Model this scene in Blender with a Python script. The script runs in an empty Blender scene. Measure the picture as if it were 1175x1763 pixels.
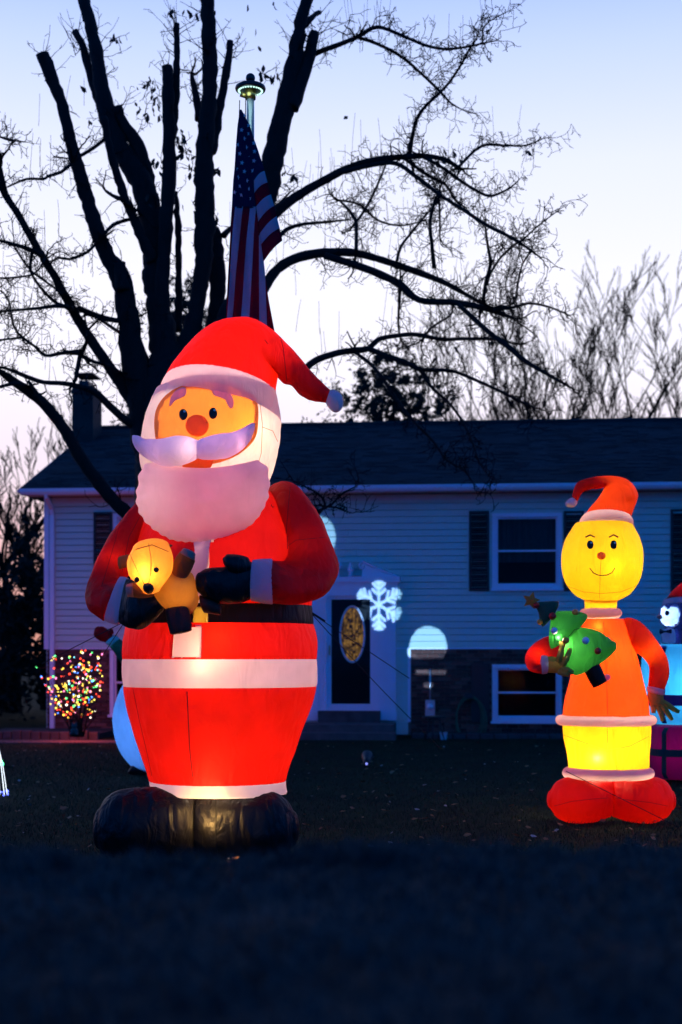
import bpy, bmesh, math, random
import numpy as np
from mathutils import Vector, Matrix, noise
from mathutils.bvhtree import BVHTree

random.seed(7)
S = bpy.context.scene
COL = S.collection
PI = math.pi
R = math.radians

# ------------------------------------------------------------------ camera
F, CX, HY, H = 2448.0, 587.5, 1130.0, 1.5      # focal length in photo pixels, centre, horizon row, eye height
cam = bpy.data.cameras.new('camera')
co = bpy.data.objects.new('camera', cam); COL.objects.link(co)
co.location = (0, 0, H); co.rotation_euler = (R(90), 0, 0)
cam.sensor_fit = 'HORIZONTAL'; cam.sensor_width = 24.0; cam.lens = 50.0
cam.shift_y = (HY - 881.5) / 1175.0
cam.clip_start = 0.05; cam.clip_end = 3000
cam.dof.use_dof = True; cam.dof.focus_distance = 10.5; cam.dof.aperture_fstop = 2.0
S.camera = co

# ------------------------------------------------------------------ sky (dusk: glow low over the horizon behind the house)
w = bpy.data.worlds.new('World'); S.world = w; w.use_nodes = True
nt = w.node_tree; nt.nodes.clear()
def wn(t, **k):
    n = nt.nodes.new(t)
    for a, b in k.items(): setattr(n, a, b)
    return n
def wm(op, a, b=None, c=None):
    n = wn('ShaderNodeMath', operation=op)
    for i, v in enumerate((a, b, c)):
        if v is None: continue
        if isinstance(v, (int, float)): n.inputs[i].default_value = v
        else: nt.links.new(v, n.inputs[i])
    return n.outputs[0]
tc = wn('ShaderNodeTexCoord'); sep = wn('ShaderNodeSeparateXYZ')
nt.links.new(tc.outputs['Generated'], sep.inputs[0])
X_, Y_, Z_ = sep.outputs
el = wm('MULTIPLY', wm('ARCSINE', Z_), 180 / PI / 90)          # 0..1 for 0..90 degrees
el = wm('MAXIMUM', el, 0.0)
def ramp(stops, fac):
    n = wn('ShaderNodeValToRGB'); n.color_ramp.interpolation = 'EASE'
    n.color_ramp.interpolation = 'LINEAR'
    e = n.color_ramp.elements
    while len(e) > 1: e.remove(e[-1])
    e[0].position = stops[0][0]; e[0].color = (*stops[0][1], 1)
    for p, c in stops[1:]:
        x = e.new(p); x.color = (*c, 1)
    nt.links.new(fac, n.inputs[0]); return n.outputs[0]
# elevation in degrees / 90
west = ramp([(0, (.72, .30, .22)), (3.5/90, (.92, .50, .48)), (7/90, (1.0, .84, .96)), (11/90, (1.03, 1.0, 1.14)),
             (15/90, (1.0, 1.0, 1.17)), (19/90, (.87, .92, 1.17)), (23/90, (.62, .75, 1.16)), (28/90, (.25, .45, 1.12)),
             (38/90, (.05, .17, .62)), (60/90, (.008, .07, .36)), (1, (.004, .055, .30))], el)
east = ramp([(0, (.003, .24, 1.08)), (18/90, (.003, .23, 1.08)), (50/90, (.003, .07, .36)), (1, (.004, .055, .30))], el)
# azimuth away from the glow (which sits a little left of straight ahead)
hl = wm('SQRT', wm('ADD', wm('MULTIPLY', X_, X_), wm('MULTIPLY', Y_, Y_)))
dt = wm('DIVIDE', wm('ADD', wm('MULTIPLY', X_, -0.08), wm('MULTIPLY', Y_, 0.997)), wm('MAXIMUM', hl, 0.001))
mr = wn('ShaderNodeMapRange', interpolation_type='SMOOTHSTEP')
nt.links.new(dt, mr.inputs['Value'])
mr.inputs['From Min'].default_value = 0.25; mr.inputs['From Max'].default_value = 0.99
mx = wn('ShaderNodeMix', data_type='RGBA')
nt.links.new(mr.outputs[0], mx.inputs[0]); nt.links.new(east, mx.inputs[6]); nt.links.new(west, mx.inputs[7])
bg = wn('ShaderNodeBackground'); bg.inputs[1].default_value = 1.0
nt.links.new(mx.outputs[2], bg.inputs[0])
wo = wn('ShaderNodeOutputWorld'); nt.links.new(bg.outputs[0], wo.inputs[0])

vs = S.view_settings
S.display_settings.display_device = 'sRGB'
vs.view_transform = 'Standard'; vs.look = 'None'; vs.exposure = 0.0; vs.gamma = 1.0; vs.use_curve_mapping = False
cy = S.cycles
cy.use_denoising = True
cy.max_bounces = 8; cy.diffuse_bounces = 5; cy.transmission_bounces = 6; cy.glossy_bounces = 3
cy.sample_clamp_indirect = 4.0; cy.caustics_reflective = False; cy.caustics_refractive = False

# ------------------------------------------------------------------ helpers
def W(px, py, d):
    return Vector(((px - CX) / F * d, d, H + (HY - py) / F * d))
def proj(p):
    return (CX + p.x / p.y * F, HY - (p.z - H) / p.y * F)

OFF = {}
def tag(o, label=None, cat=None, group=None, kind=None):
    if label: o['label'] = label
    if cat: o['category'] = cat
    if group: o['group'] = group
    if kind: o['kind'] = kind
    return o
def thing(name, loc, label, cat, group=None, rz=0):
    o = bpy.data.objects.new(name, None); COL.objects.link(o)
    o.location = loc; o.rotation_euler = (0, 0, rz); o.empty_display_size = .1
    OFF[o.name] = Vector(loc)
    return tag(o, label, cat, group)
def mk(name, verts, faces, mat, parent=None, smooth=True, local=False, recalc=True, mats=None, fmat=None):
    off = OFF.get(parent.name, Vector((0, 0, 0))) if parent and not local else Vector((0, 0, 0))
    me = bpy.data.meshes.new(name)
    me.from_pydata([tuple(Vector(v) - off) for v in verts], [], faces)
    if mats:
        for m in mats: me.materials.append(m)
        me.polygons.foreach_set('material_index', fmat)
    elif mat: me.materials.append(mat)
    if recalc:
        bm = bmesh.new(); bm.from_mesh(me)
        bmesh.ops.recalc_face_normals(bm, faces=bm.faces); bm.to_mesh(me); bm.free()
    if smooth: me.polygons.foreach_set('use_smooth', [True] * len(me.polygons))
    o = bpy.data.objects.new(name, me); COL.objects.link(o)
    if parent:
        o.parent = parent
        OFF[o.name] = off
    return o
def inst(name, me, parent, loc, rot=None, scl=None):
    o = bpy.data.objects.new(name, me); COL.objects.link(o)
    o.parent = parent; o.location = loc
    if rot: o.rotation_euler = rot
    if scl: o.scale = scl if hasattr(scl, '__len__') else (scl,) * 3
    return o

class MB:
    def __init__(s): s.v = []; s.f = []
    def add(s, v, f):
        b = len(s.v); s.v += [tuple(x) for x in v]; s.f += [tuple(i + b for i in q) for q in f]; return s
    def box(s, x0, x1, y0, y1, z0, z1):
        v = [(x, y, z) for x in (x0, x1) for y in (y0, y1) for z in (z0, z1)]
        return s.add(v, [(0, 1, 3, 2), (4, 6, 7, 5), (0, 4, 5, 1), (2, 3, 7, 6), (0, 2, 6, 4), (1, 5, 7, 3)])
    def tube(s, pts, rad, n=6, cap=True):
        pts = [Vector(p) for p in pts]
        if not hasattr(rad, '__len__'): rad = [rad] * len(pts)
        vs_, fs = [], []
        up = None
        for i, p in enumerate(pts):
            t = (pts[min(i + 1, len(pts) - 1)] - pts[max(i - 1, 0)])
            if t.length < 1e-9: t = Vector((0, 0, 1))
            t.normalize()
            if up is None:
                up = t.orthogonal().normalized()
            up = (up - t * up.dot(t))
            if up.length < 1e-6: up = t.orthogonal()
            up.normalize(); b = t.cross(up)
            for k in range(n):
                a = 2 * PI * k / n
                vs_.append(p + (up * math.cos(a) + b * math.sin(a)) * rad[i])
        for i in range(len(pts) - 1):
            for k in range(n):
                k2 = (k + 1) % n
                fs.append((i * n + k, i * n + k2, (i + 1) * n + k2, (i + 1) * n + k))
        if cap:
            fs.append(tuple(range(n))[::-1]); fs.append(tuple((len(pts) - 1) * n + k for k in range(n)))
        return s.add(vs_, fs)
    def ball(s, c, r, nu=12, nv=8, sc=(1, 1, 1), rot=None):
        c = Vector(c); v = []
        for j in range(nv + 1):
            ph = PI * j / nv
            for i in range(nu):
                a = 2 * PI * i / nu
                q = Vector((math.sin(ph) * math.cos(a) * sc[0], math.sin(ph) * math.sin(a) * sc[1], math.cos(ph) * sc[2])) * r
                if rot: q = rot @ q
                v.append(c + q)
        f = [(j * nu + i, j * nu + (i + 1) % nu, (j + 1) * nu + (i + 1) % nu, (j + 1) * nu + i) for j in range(nv) for i in range(nu)]
        return s.add(v, f)
    def obj(s, name, mat, parent=None, smooth=False, **k):
        return mk(name, s.v, s.f, mat, parent, smooth=smooth, **k)

# loft: rings given by two silhouette points each
def rp(x1, y1, x2, y2, d, b=1.0, tilt=0.0, d2=None):
    p1, p2 = W(x1, y1, d), W(x2, y2, d if d2 is None else d2)
    A = (p2 - p1) / 2
    B = Vector((0, -math.cos(R(tilt)), math.sin(R(tilt)))) * A.length * b
    return ((p1 + p2) / 2, A, B)
def cr(a, b, c, d, t):
    return (b * 2 + (c - a) * t + (a * 2 - b * 5 + c * 4 - d) * t * t + (b * 3 - a - c * 3 + d) * t * t * t) * .5
def loft(rings, n=64, m=6, cap=(.5, .5), wr=0.004, ws=5.0, pucker=0.0, pk=36, rough_seed=0, sq=1.0):
    """returns verts, faces, of a soft inflated tube through the rings"""
    N = len(rings); out = []
    for i in range(N - 1):
        g = lambda j: rings[max(0, min(N - 1, j))]
        for k in range(m):
            t = k / m
            out.append([cr(g(i - 1)[q], g(i)[q], g(i + 1)[q], g(i + 2)[q], t) for q in range(3)])
    out.append([Vector(q) for q in rings[-1]])
    def capr(c, A, B, dirv, f):
        L = (A.length + B.length) / 2 * f; rs = []
        for k in range(1, 6):
            a = PI / 2 * k / 5
            s_ = max(math.cos(a), .02)
            rs.append([c + dirv * L * math.sin(a), A * s_, B * s_])
        return rs
    pre, post = [], []
    if cap[0] is not None:
        d0 = (out[0][0] - out[1][0]).normalized(); pre = capr(*out[0], d0, cap[0])[::-1]
    if cap[1] is not None:
        d1 = (out[-1][0] - out[-2][0]).normalized(); post = capr(*out[-1], d1, cap[1])
    nb = len(out); allr = pre + out + post
    v, f = [], []
    for j, (c, A, B) in enumerate(allr):
        tt = (j - len(pre)) / max(1, nb - 1)
        e = min(abs(tt), abs(1 - tt)) * nb * .5
        for k in range(n):
            a = 2 * PI * k / n
            ca, sa = math.cos(a), math.sin(a)
            if sq != 1.0:
                ca = math.copysign(abs(ca) ** sq, ca); sa = math.copysign(abs(sa) ** sq, sa)
            r = A * ca + B * sa
            p = c + r
            rn = r.normalized() if r.length > 1e-6 else Vector((0, 0, 1))
            dsp = noise.noise(p * ws + Vector((rough_seed, 0, 0))) * wr
            dsp += abs(noise.noise(Vector((p.x * 14, p.y * 14, p.z * 9)) + Vector((rough_seed, 5, 0)))) * wr * .6
            if pucker: dsp += pucker * math.sin(a * pk + 3 * noise.noise(p * 6)) * math.exp(-e * 1.1)
            v.append(p + rn * dsp)
    for j in range(len(allr) - 1):
        for k in range(n):
            k2 = (k + 1) % n
            f.append((j * n + k, j * n + k2, (j + 1) * n + k2, (j + 1) * n + k))
    if cap[0] is not None: f.append(tuple(range(n))[::-1])
    if cap[1] is not None: f.append(tuple((len(allr) - 1) * n + k for k in range(n)))
    return v, f
def inside(pt, poly):
    x, y = pt; c = False; j = len(poly) - 1
    for i in range(len(poly)):
        if (poly[i][1] > y) != (poly[j][1] > y) and x < (poly[j][0] - poly[i][0]) * (y - poly[i][1]) / (poly[j][1] - poly[i][1]) + poly[i][0]:
            c = not c
        j = i
    return c
def shrink(poly, s):
    cx = sum(p[0] for p in poly) / len(poly); cy_ = sum(p[1] for p in poly) / len(poly)
    return [(cx + (x - cx) * s, cy_ + (y - cy_) * s) for x, y in poly]
def smooth_poly(poly, n=8):
    q = []; L = len(poly)
    for i in range(L):
        a, b, c, d = [Vector((*poly[(i + k) % L], 0)) for k in (-1, 0, 1, 2)]
        for t in range(n):
            r = cr(a, b, c, d, t / n); q.append((r.x, r.y))
    return q
def cutmesh(v, f, polys, back=None):
    """drop camera-side faces lying under the patches that replace them"""
    out = []
    for q in f:
        c = sum((Vector(v[i]) for i in q), Vector()) / len(q)
        if (back is None or c.y < back) and any(inside(proj(c), p) for p in polys): continue
        out.append(q)
    return out
def bvh(v, f): return BVHTree.FromPolygons([tuple(x) for x in v], f)
CAMO = Vector((0, 0, H))
def hit(px, py, tree, off=0.0):
    d = (W(px, py, 10) - CAMO).normalized()
    p, nrm, i, dist = tree.ray_cast(CAMO, d)
    if p is None:
        p, nrm, i, dist = tree.find_nearest(W(px, py, tree_d))
    if nrm.dot(d) > 0: nrm = -nrm
    return p + nrm * off
tree_d = 10.4
def patch(name, poly, tree, off, mat, parent, bulge=0.0, nr=6, smooth_n=6, flat=False):
    """a sewn-on piece: outline in photo pixels laid on the surface, with a little thickness of its own"""
    q = smooth_poly(poly, smooth_n) if smooth_n else poly
    cx = sum(p[0] for p in q) / len(q); cy_ = sum(p[1] for p in q) / len(q)
    v, f = [], []
    n = len(q)
    v.append(hit(cx, cy_, tree, off + bulge))
    for r in range(1, nr + 1):
        s_ = r / nr
        for x, y in q:
            v.append(hit(cx + (x - cx) * s_, cy_ + (y - cy_) * s_, tree, off + bulge * math.sqrt(max(0, 1 - s_ * s_))))
    for x, y in q: v.append(hit(x, y, tree, -0.004))
    for k in range(n): f.append((0, 1 + k, 1 + (k + 1) % n))
    for r in range(nr):
        for k in range(n):
            a = 1 + r * n; b = a + n
            f.append((a + k, b + k, b + (k + 1) % n, a + (k + 1) % n))
    return mk(name, v, f, mat, parent, recalc=False)
def seam(name, pts, tree, r, mat, parent):
    P = []
    for i in range(len(pts) - 1):
        for t in range(6):
            P.append(hit(pts[i][0] + (pts[i + 1][0] - pts[i][0]) * t / 6, pts[i][1] + (pts[i + 1][1] - pts[i][1]) * t / 6, tree, r * .4))
    P.append(hit(*pts[-1], tree, r * .4))
    m = MB(); m.tube(P, r, 5); return m.obj(name, mat, parent, smooth=True)
def lamp(name, loc, power, col, parent=None, size=.04, kind='POINT'):
    l = bpy.data.lights.new(name, kind); l.energy = power; l.color = col; l.shadow_soft_size = size
    o = bpy.data.objects.new(name, l); COL.objects.link(o)
    o.location = Vector(loc) - (OFF.get(parent.name, Vector()) if parent else Vector())
    if parent: o.parent = parent
    return o

# ------------------------------------------------------------------ materials
def newmat(name):
    m = bpy.data.materials.new(name); m.use_nodes = True
    m.node_tree.nodes.clear(); return m, m.node_tree
def N(t, kind, **k):
    n = t.nodes.new(kind)
    for a, b in k.items(): setattr(n, a, b)
    return n
def plain(name, col, rough=.6, var=.25, scale=8, bump=.15, bscale=60, metal=0, spec=.4, col2=None, stretch=(1, 1, 1), emit=None, es=0):
    m, t = newmat(name)
    o = N(t, 'ShaderNodeOutputMaterial'); p = N(t, 'ShaderNodeBsdfPrincipled')
    p.inputs['Roughness'].default_value = rough; p.inputs['Metallic'].default_value = metal
    p.inputs['Specular IOR Level'].default_value = spec
    tcn = N(t, 'ShaderNodeTexCoord'); mp = N(t, 'ShaderNodeMapping'); mp.inputs['Scale'].default_value = stretch
    t.links.new(tcn.outputs['Object'], mp.inputs[0])
    n1 = N(t, 'ShaderNodeTexNoise'); n1.inputs['Scale'].default_value = scale; n1.inputs['Detail'].default_value = 5
    t.links.new(mp.outputs[0], n1.inputs['Vector'])
    r = N(t, 'ShaderNodeValToRGB'); e = r.color_ramp.elements
    c2 = col2 or tuple(c * (1 - var) for c in col)
    e[0].position = .3; e[0].color = (*c2, 1); e[1].position = .7; e[1].color = (*col, 1)
    t.links.new(n1.outputs[0], r.inputs[0]); t.links.new(r.outputs[0], p.inputs['Base Color'])
    if bump:
        n2 = N(t, 'ShaderNodeTexNoise'); n2.inputs['Scale'].default_value = bscale; n2.inputs['Detail'].default_value = 4
        t.links.new(mp.outputs[0], n2.inputs['Vector'])
        b = N(t, 'ShaderNodeBump'); b.inputs['Strength'].default_value = bump; b.inputs['Distance'].default_value = .02
        t.links.new(n2.outputs[0], b.inputs['Height']); t.links.new(b.outputs[0], p.inputs['Normal'])
    if emit:
        p.inputs['Emission Color'].default_value = (*emit, 1); p.inputs['Emission Strength'].default_value = es
    t.links.new(p.outputs[0], o.inputs[0]); return m
def fabric(name, col, trans=.5, rough=.55, tcol=None, bump=.6, spec=.25, wrinkle=1.0):
    """thin nylon: reflects on the outside and passes the light of the lamps inside"""
    m, t = newmat(name)
    o = N(t, 'ShaderNodeOutputMaterial'); p = N(t, 'ShaderNodeBsdfPrincipled'); tr = N(t, 'ShaderNodeBsdfTranslucent')
    p.inputs['Roughness'].default_value = rough; p.inputs['Specular IOR Level'].default_value = spec
    tcn = N(t, 'ShaderNodeTexCoord')
    n1 = N(t, 'ShaderNodeTexNoise'); n1.inputs['Scale'].default_value = 5; n1.inputs['Detail'].default_value = 6
    t.links.new(tcn.outputs['Object'], n1.inputs['Vector'])
    r = N(t, 'ShaderNodeValToRGB'); e = r.color_ramp.elements
    e[0].position = .3; e[0].color = (*[c * .86 for c in col], 1); e[1].position = .7; e[1].color = (*col, 1)
    t.links.new(n1.outputs[0], r.inputs[0]); t.links.new(r.outputs[0], p.inputs['Base Color'])
    tcc = tcol or col
    r2 = N(t, 'ShaderNodeValToRGB'); e = r2.color_ramp.elements
    e[0].position = .3; e[0].color = (*[c * .84 for c in tcc], 1); e[1].position = .7; e[1].color = (*tcc, 1)
    t.links.new(n1.outputs[0], r2.inputs[0]); t.links.new(r2.outputs[0], tr.inputs['Color'])
    # creases: long folds plus fine weave
    mp = N(t, 'ShaderNodeMapping'); mp.inputs['Scale'].default_value = (1.0, 1.0, .35); mp.inputs['Rotation'].default_value = (.3, .2, .4)
    t.links.new(tcn.outputs['Object'], mp.inputs[0])
    n2 = N(t, 'ShaderNodeTexNoise'); n2.inputs['Scale'].default_value = 9; n2.inputs['Detail'].default_value = 3; n2.inputs['Distortion'].default_value = .8
    t.links.new(mp.outputs[0], n2.inputs['Vector'])
    n3 = N(t, 'ShaderNodeTexNoise'); n3.inputs['Scale'].default_value = 420; n3.inputs['Detail'].default_value = 1
    t.links.new(tcn.outputs['Object'], n3.inputs['Vector'])
    b1 = N(t, 'ShaderNodeBump'); b1.inputs['Strength'].default_value = bump * wrinkle; b1.inputs['Distance'].default_value = .05
    b2 = N(t, 'ShaderNodeBump'); b2.inputs['Strength'].default_value = .12; b2.inputs['Distance'].default_value = .004
    t.links.new(n2.outputs[0], b1.inputs['Height']); t.links.new(n3.outputs[0], b2.inputs['Height'])
    t.links.new(b1.outputs[0], b2.inputs['Normal'])
    t.links.new(b2.outputs[0], p.inputs['Normal']); t.links.new(b2.outputs[0], tr.inputs['Normal'])
    mx_ = N(t, 'ShaderNodeMixShader'); mx_.inputs[0].default_value = trans
    t.links.new(p.outputs[0], mx_.inputs[1]); t.links.new(tr.outputs[0], mx_.inputs[2]); t.links.new(mx_.outputs[0], o.inputs[0])
    return m
def emis(name, col, s):
    m, t = newmat(name); o = N(t, 'ShaderNodeOutputMaterial'); e = N(t, 'ShaderNodeEmission')
    e.inputs[0].default_value = (*col, 1); e.inputs[1].default_value = s
    t.links.new(e.outputs[0], o.inputs[0]); m.cycles.emission_sampling = 'NONE'; return m

M = {}
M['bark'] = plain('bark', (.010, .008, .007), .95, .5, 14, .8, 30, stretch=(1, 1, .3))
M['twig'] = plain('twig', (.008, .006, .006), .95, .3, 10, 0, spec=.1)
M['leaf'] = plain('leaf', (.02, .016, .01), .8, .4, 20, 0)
M['dry'] = plain('dry leaf', (.30, .17, .07), .8, .5, 3, .2)
M['pale'] = plain('pale litter', (.45, .42, .38), .8, .4, 3, .2)
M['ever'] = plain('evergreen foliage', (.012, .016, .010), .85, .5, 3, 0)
M['siding'] = plain('vinyl siding', (.46, .60, .54), .55, .07, 1.2, .08, 25, stretch=(.4, 1, 3))
M['trim'] = plain('white painted trim', (.64, .70, .80), .4, .06, 3, .05, 40)
M['soffit'] = plain('soffit', (.5, .48, .46), .6, .1, 3, .05)
M['brick'] = plain('brick', (.13, .05, .038), .85, .55, 3.1, .5, 40)
M['brick2'] = plain('dark brick', (.07, .03, .028), .85, .5, 3.3, .5, 40)
M['brick3'] = plain('pale brick', (.20, .09, .07), .85, .4, 3.7, .5, 40)
M['mortar'] = plain('mortar', (.20, .19, .18), .95, .3, 12, .5, 50)
M['shingle'] = plain('asphalt shingle', (.032, .034, .038), .95, .6, 1.7, .6, 120)
M['shutter'] = plain('black shutter', (.012, .012, .015), .5, .2, 6, .1)
M['black'] = plain('black plastic', (.012, .012, .014), .4, .2, 6, .05)
M['iron'] = plain('dark metal', (.03, .03, .035), .5, .3, 9, .2, metal=.4)
M['alu'] = plain('aluminium pole', (.42, .45, .48), .35, .15, 4, .1, metal=.7, stretch=(1, 1, .2))
M['brass'] = plain('brass', (.5, .34, .1), .3, .3, 9, .1, metal=.9)
M['curtain'] = plain('curtain', (.20, .22, .22), .9, .3, 4, .4, 30, stretch=(8, 1, .3))
M['dark'] = plain('dark interior', (.012, .012, .014), .9, .3, 2, 0)
M['door'] = plain('dark front door', (.02, .022, .028), .45, .2, 4, .05)
M['stone'] = plain('concrete', (.10, .095, .09), .9, .35, 5, .5, 60)
M['kerb'] = plain('edging stone', (.07, .065, .065), .9, .4, 5, .6, 30)
M['hose'] = plain('green hose', (.03, .12, .06), .5, .2, 5, .1)
M['rope'] = plain('black cord', (.015, .014, .016), .8, .2, 20, .1)
M['dirt'] = plain('bed mulch', (.03, .022, .018), .95, .5, 6, .8, 40)
def glassmat(name, col=(.01, .012, .014), rough=.06):
    m, t = newmat(name); o = N(t, 'ShaderNodeOutputMaterial'); g = N(t, 'ShaderNodeBsdfGlossy'); tr = N(t, 'ShaderNodeBsdfTransparent')
    g.inputs['Roughness'].default_value = rough; g.inputs['Color'].default_value = (.06, .065, .08, 1)
    tr.inputs['Color'].default_value = (.75, .78, .8, 1)
    fr = N(t, 'ShaderNodeFresnel'); fr.inputs[0].default_value = 1.5
    n = N(t, 'ShaderNodeTexNoise'); n.inputs['Scale'].default_value = 3
    b = N(t, 'ShaderNodeBump'); b.inputs['Strength'].default_value = .05; t.links.new(n.outputs[0], b.inputs['Height'])
    t.links.new(b.outputs[0], g.inputs['Normal'])
    mxs = N(t, 'ShaderNodeMixShader'); t.links.new(fr.outputs[0], mxs.inputs[0])
    t.links.new(tr.outputs[0], mxs.inputs[1]); t.links.new(g.outputs[0], mxs.inputs[2]); t.links.new(mxs.outputs[0], o.inputs[0])
    return m
M['glass'] = glassmat('window glass')
M['amber'] = emis('lit amber leaded glass', (1, .5, .1), .55)
# inflatable fabrics
M['red'] = fabric('red nylon', (.50, .004, .008), .5, tcol=(.95, .013, .003))
M['fur'] = fabric('white fleece with pink glow tint', (.82, .74, .80), .5, rough=.8, tcol=(.92, .62, .64), spec=.1, wrinkle=.35)  # white fleece; pink of the bounced inner light put into its colour
M['hair'] = fabric('white hair nylon', (.8, .78, .84), .45, tcol=(.9, .74, .66))
M['skin'] = fabric('orange face nylon', (.80, .33, .12), .55, tcol=(.98, .30, .025), wrinkle=.6)
M['nose'] = fabric('orange nose nylon', (.8, .22, .06), .55, tcol=(1.0, .24, .03))
M['brow'] = fabric('pale lilac eyebrow nylon', (.72, .56, .70), .42, tcol=(.85, .50, .45))
M['stache'] = fabric('pale lilac moustache nylon', (.97, .86, 1.0), .25, tcol=(.95, .7, .8))
M['blk'] = fabric('black nylon', (.010, .010, .012), .30, rough=.45, tcol=(.06, .042, .012), spec=.3, wrinkle=1.5)
M['belt'] = fabric('dark belt nylon', (.014, .012, .012), .25, rough=.5, tcol=(.010, .004, .002), spec=.2)
M['gold'] = fabric('gold buckle nylon', (.5, .36, .05), .5, tcol=(.7, .5, .08))
M['ink'] = plain('printed black', (.006, .006, .006), .6, .1, 5, 0)
M['wht'] = plain('printed white', (.8, .8, .85), .6, .1, 5, 0)
M['seam'] = plain('seam thread', (.12, .01, .012), .9, .2, 40, 0)
M['seamk'] = plain('dark seam thread', (.008, .008, .008), .9, .2, 40, 0)
M['seamo'] = plain('brown seam thread', (.30, .14, .03), .9, .2, 40, 0)
M['bear'] = fabric('tan bear nylon', (.6, .27, .06), .5, tcol=(.9, .40, .05))
M['bearb'] = fabric('brown bear nylon', (.30, .12, .05), .35, tcol=(.35, .14, .04))
M['beard_'] = fabric('pink paw nylon', (.6, .32, .28), .35, tcol=(.6, .3, .2))
M['bearl'] = fabric('dark brown nylon', (.09, .02, .015), .3, tcol=(.12, .03, .01))
M['yel'] = fabric('yellow green nylon', (.62, .52, .03), .6, tcol=(1.0, .58, .01), wrinkle=1.3)
M['orr'] = fabric('bright red nylon', (.8, .03, .01), .6, tcol=(1.0, .085, .006))
M['glove'] = fabric('olive glove nylon', (.62, .40, .06), .35, tcol=(.6, .4, .05))
M['grn'] = fabric('green nylon', (.015, .16, .05), .5, tcol=(.10, .75, .10))
M['dgrn'] = fabric('dark green nylon', (.01, .10, .06), .3, tcol=(.02, .25, .12))
M['trunkf'] = fabric('dark brown trunk nylon', (.04, .012, .008), .3, tcol=(.05, .02, .01))
M['bluf'] = fabric('white nylon lit blue', (.7, .74, .8), .55, tcol=(.7, .8, .95))
M['cyan'] = fabric('pale blue gift nylon', (.1, .5, .75), .55, tcol=(.15, .75, 1.0))
M['purp'] = fabric('purple ribbon nylon', (.06, .01, .10), .3, tcol=(.08, .01, .12))
M['mag'] = fabric('magenta gift nylon', (.4, .01, .14), .5, tcol=(.55, .01, .20))
M['teal'] = fabric('dark teal ribbon nylon', (.005, .07, .07), .3, tcol=(.01, .12, .11))
M['navy'] = fabric('navy nylon', (.008, .012, .04), .3, tcol=(.008, .015, .09))
M['ored'] = plain('red ornament', (.6, .02, .015), .3, .1, 4, 0)
M['oora'] = plain('orange ornament', (.8, .28, .03), .3, .1, 4, 0)
M['owht'] = plain('silver ornament', (.7, .75, .85), .25, .1, 4, 0)
M['star'] = fabric('gold star nylon', (.6, .28, .04), .4, tcol=(.6, .3, .04))
WARM = (1.0, .62, .30)
WHITE = (1.0, .86, .68)
# ================================================================== GROUND
def gz(x, y):
    """height of the ground: a raised verge at the camera dropping to the flat lawn"""
    crest = 1.05 + .012 * math.sin(x * 3.1) + .01 * math.sin(x * 7.3 + 1)
    t = min(1, max(0, (y - 3.0) / 3.2)); t = t * t * (3 - 2 * t)
    z = crest * (1 - t)
    if y < 27: z += .012 * noise.noise(Vector((x * .7, y * .7, 0)))
    return z
def grid(xs, ys, zf):
    v = [(x, y, zf(x, y)) for y in ys for x in xs]; n = len(xs)
    f = [(j * n + i, j * n + i + 1, (j + 1) * n + i + 1, (j + 1) * n + i) for j in range(len(ys) - 1) for i in range(n - 1)]
    return v, f
def groundmat(name, c1, c2, c3, bsc=35, bstr=.9):
    m, t = newmat(name); o = N(t, 'ShaderNodeOutputMaterial'); p = N(t, 'ShaderNodeBsdfPrincipled')
    p.inputs['Roughness'].default_value = .95; p.inputs['Specular IOR Level'].default_value = .1
    tcn = N(t, 'ShaderNodeTexCoord')
    a = N(t, 'ShaderNodeTexNoise'); a.inputs['Scale'].default_value = 1.3; a.inputs['Detail'].default_value = 8; a.inputs['Roughness'].default_value = .7
    b = N(t, 'ShaderNodeTexNoise'); b.inputs['Scale'].default_value = bsc; b.inputs['Detail'].default_value = 4
    t.links.new(tcn.outputs['Object'], a.inputs['Vector']); t.links.new(tcn.outputs['Object'], b.inputs['Vector'])
    r = N(t, 'ShaderNodeValToRGB'); e = r.color_ramp.elements
    e[0].position = .35; e[0].color = (*c1, 1); e[1].position = .65; e[1].color = (*c2, 1); x = e.new(.5); x.color = (*c3, 1)
    t.links.new(a.outputs[0], r.inputs[0]); t.links.new(r.outputs[0], p.inputs['Base Color'])
    bp = N(t, 'ShaderNodeBump'); bp.inputs['Strength'].default_value = bstr; bp.inputs['Distance'].default_value = .03
    t.links.new(b.outputs[0], bp.inputs['Height']); t.links.new(bp.outputs[0], p.inputs['Normal'])
    t.links.new(p.outputs[0], o.inputs[0]); return m
M['lawn'] = groundmat('lawn turf', (.007, .014, .005), (.018, .032, .009), (.011, .021, .007))
M['blade'] = plain('grass blade', (.018, .045, .010), .8, .6, .8, 0, col2=(.018, .024, .010))
M['verge'] = groundmat('verge turf', (.002, .004, .005), (.026, .034, .034), (.007, .011, .012), 18, 1.0)
M['vblade'] = plain('verge grass blade', (.02, .030, .027), .8, .5, 1.2, 0, col2=(.06, .07, .06))
xs = [-400, -150, -60, -30, -20] + [-12 + i * .25 for i in range(97)] + [20, 30, 60, 150, 400]
ys = [5.0 + i * .25 for i in range(112)] + [36, 45, 70, 120, 250, 500, 900]
v, f = grid(xs, ys, gz)
tag(mk('lawn', v, f, M['lawn'], recalc=False), kind='structure')
xs2 = [-400, -60, -12] + [-6 + i * .12 for i in range(101)] + [12, 60, 400]
ys2 = [-60, -20, -5, -2] + [i * .12 for i in range(0, 53)]
v, f = grid(xs2, ys2, lambda x, y: gz(x, y) + .004 - (.05 if y > 6.0 else 0) + .014 * noise.noise(Vector((x * 4, y * 4, 2))))
tag(mk('verge_ground', v, f, M['verge'], recalc=False), kind='structure')

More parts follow.
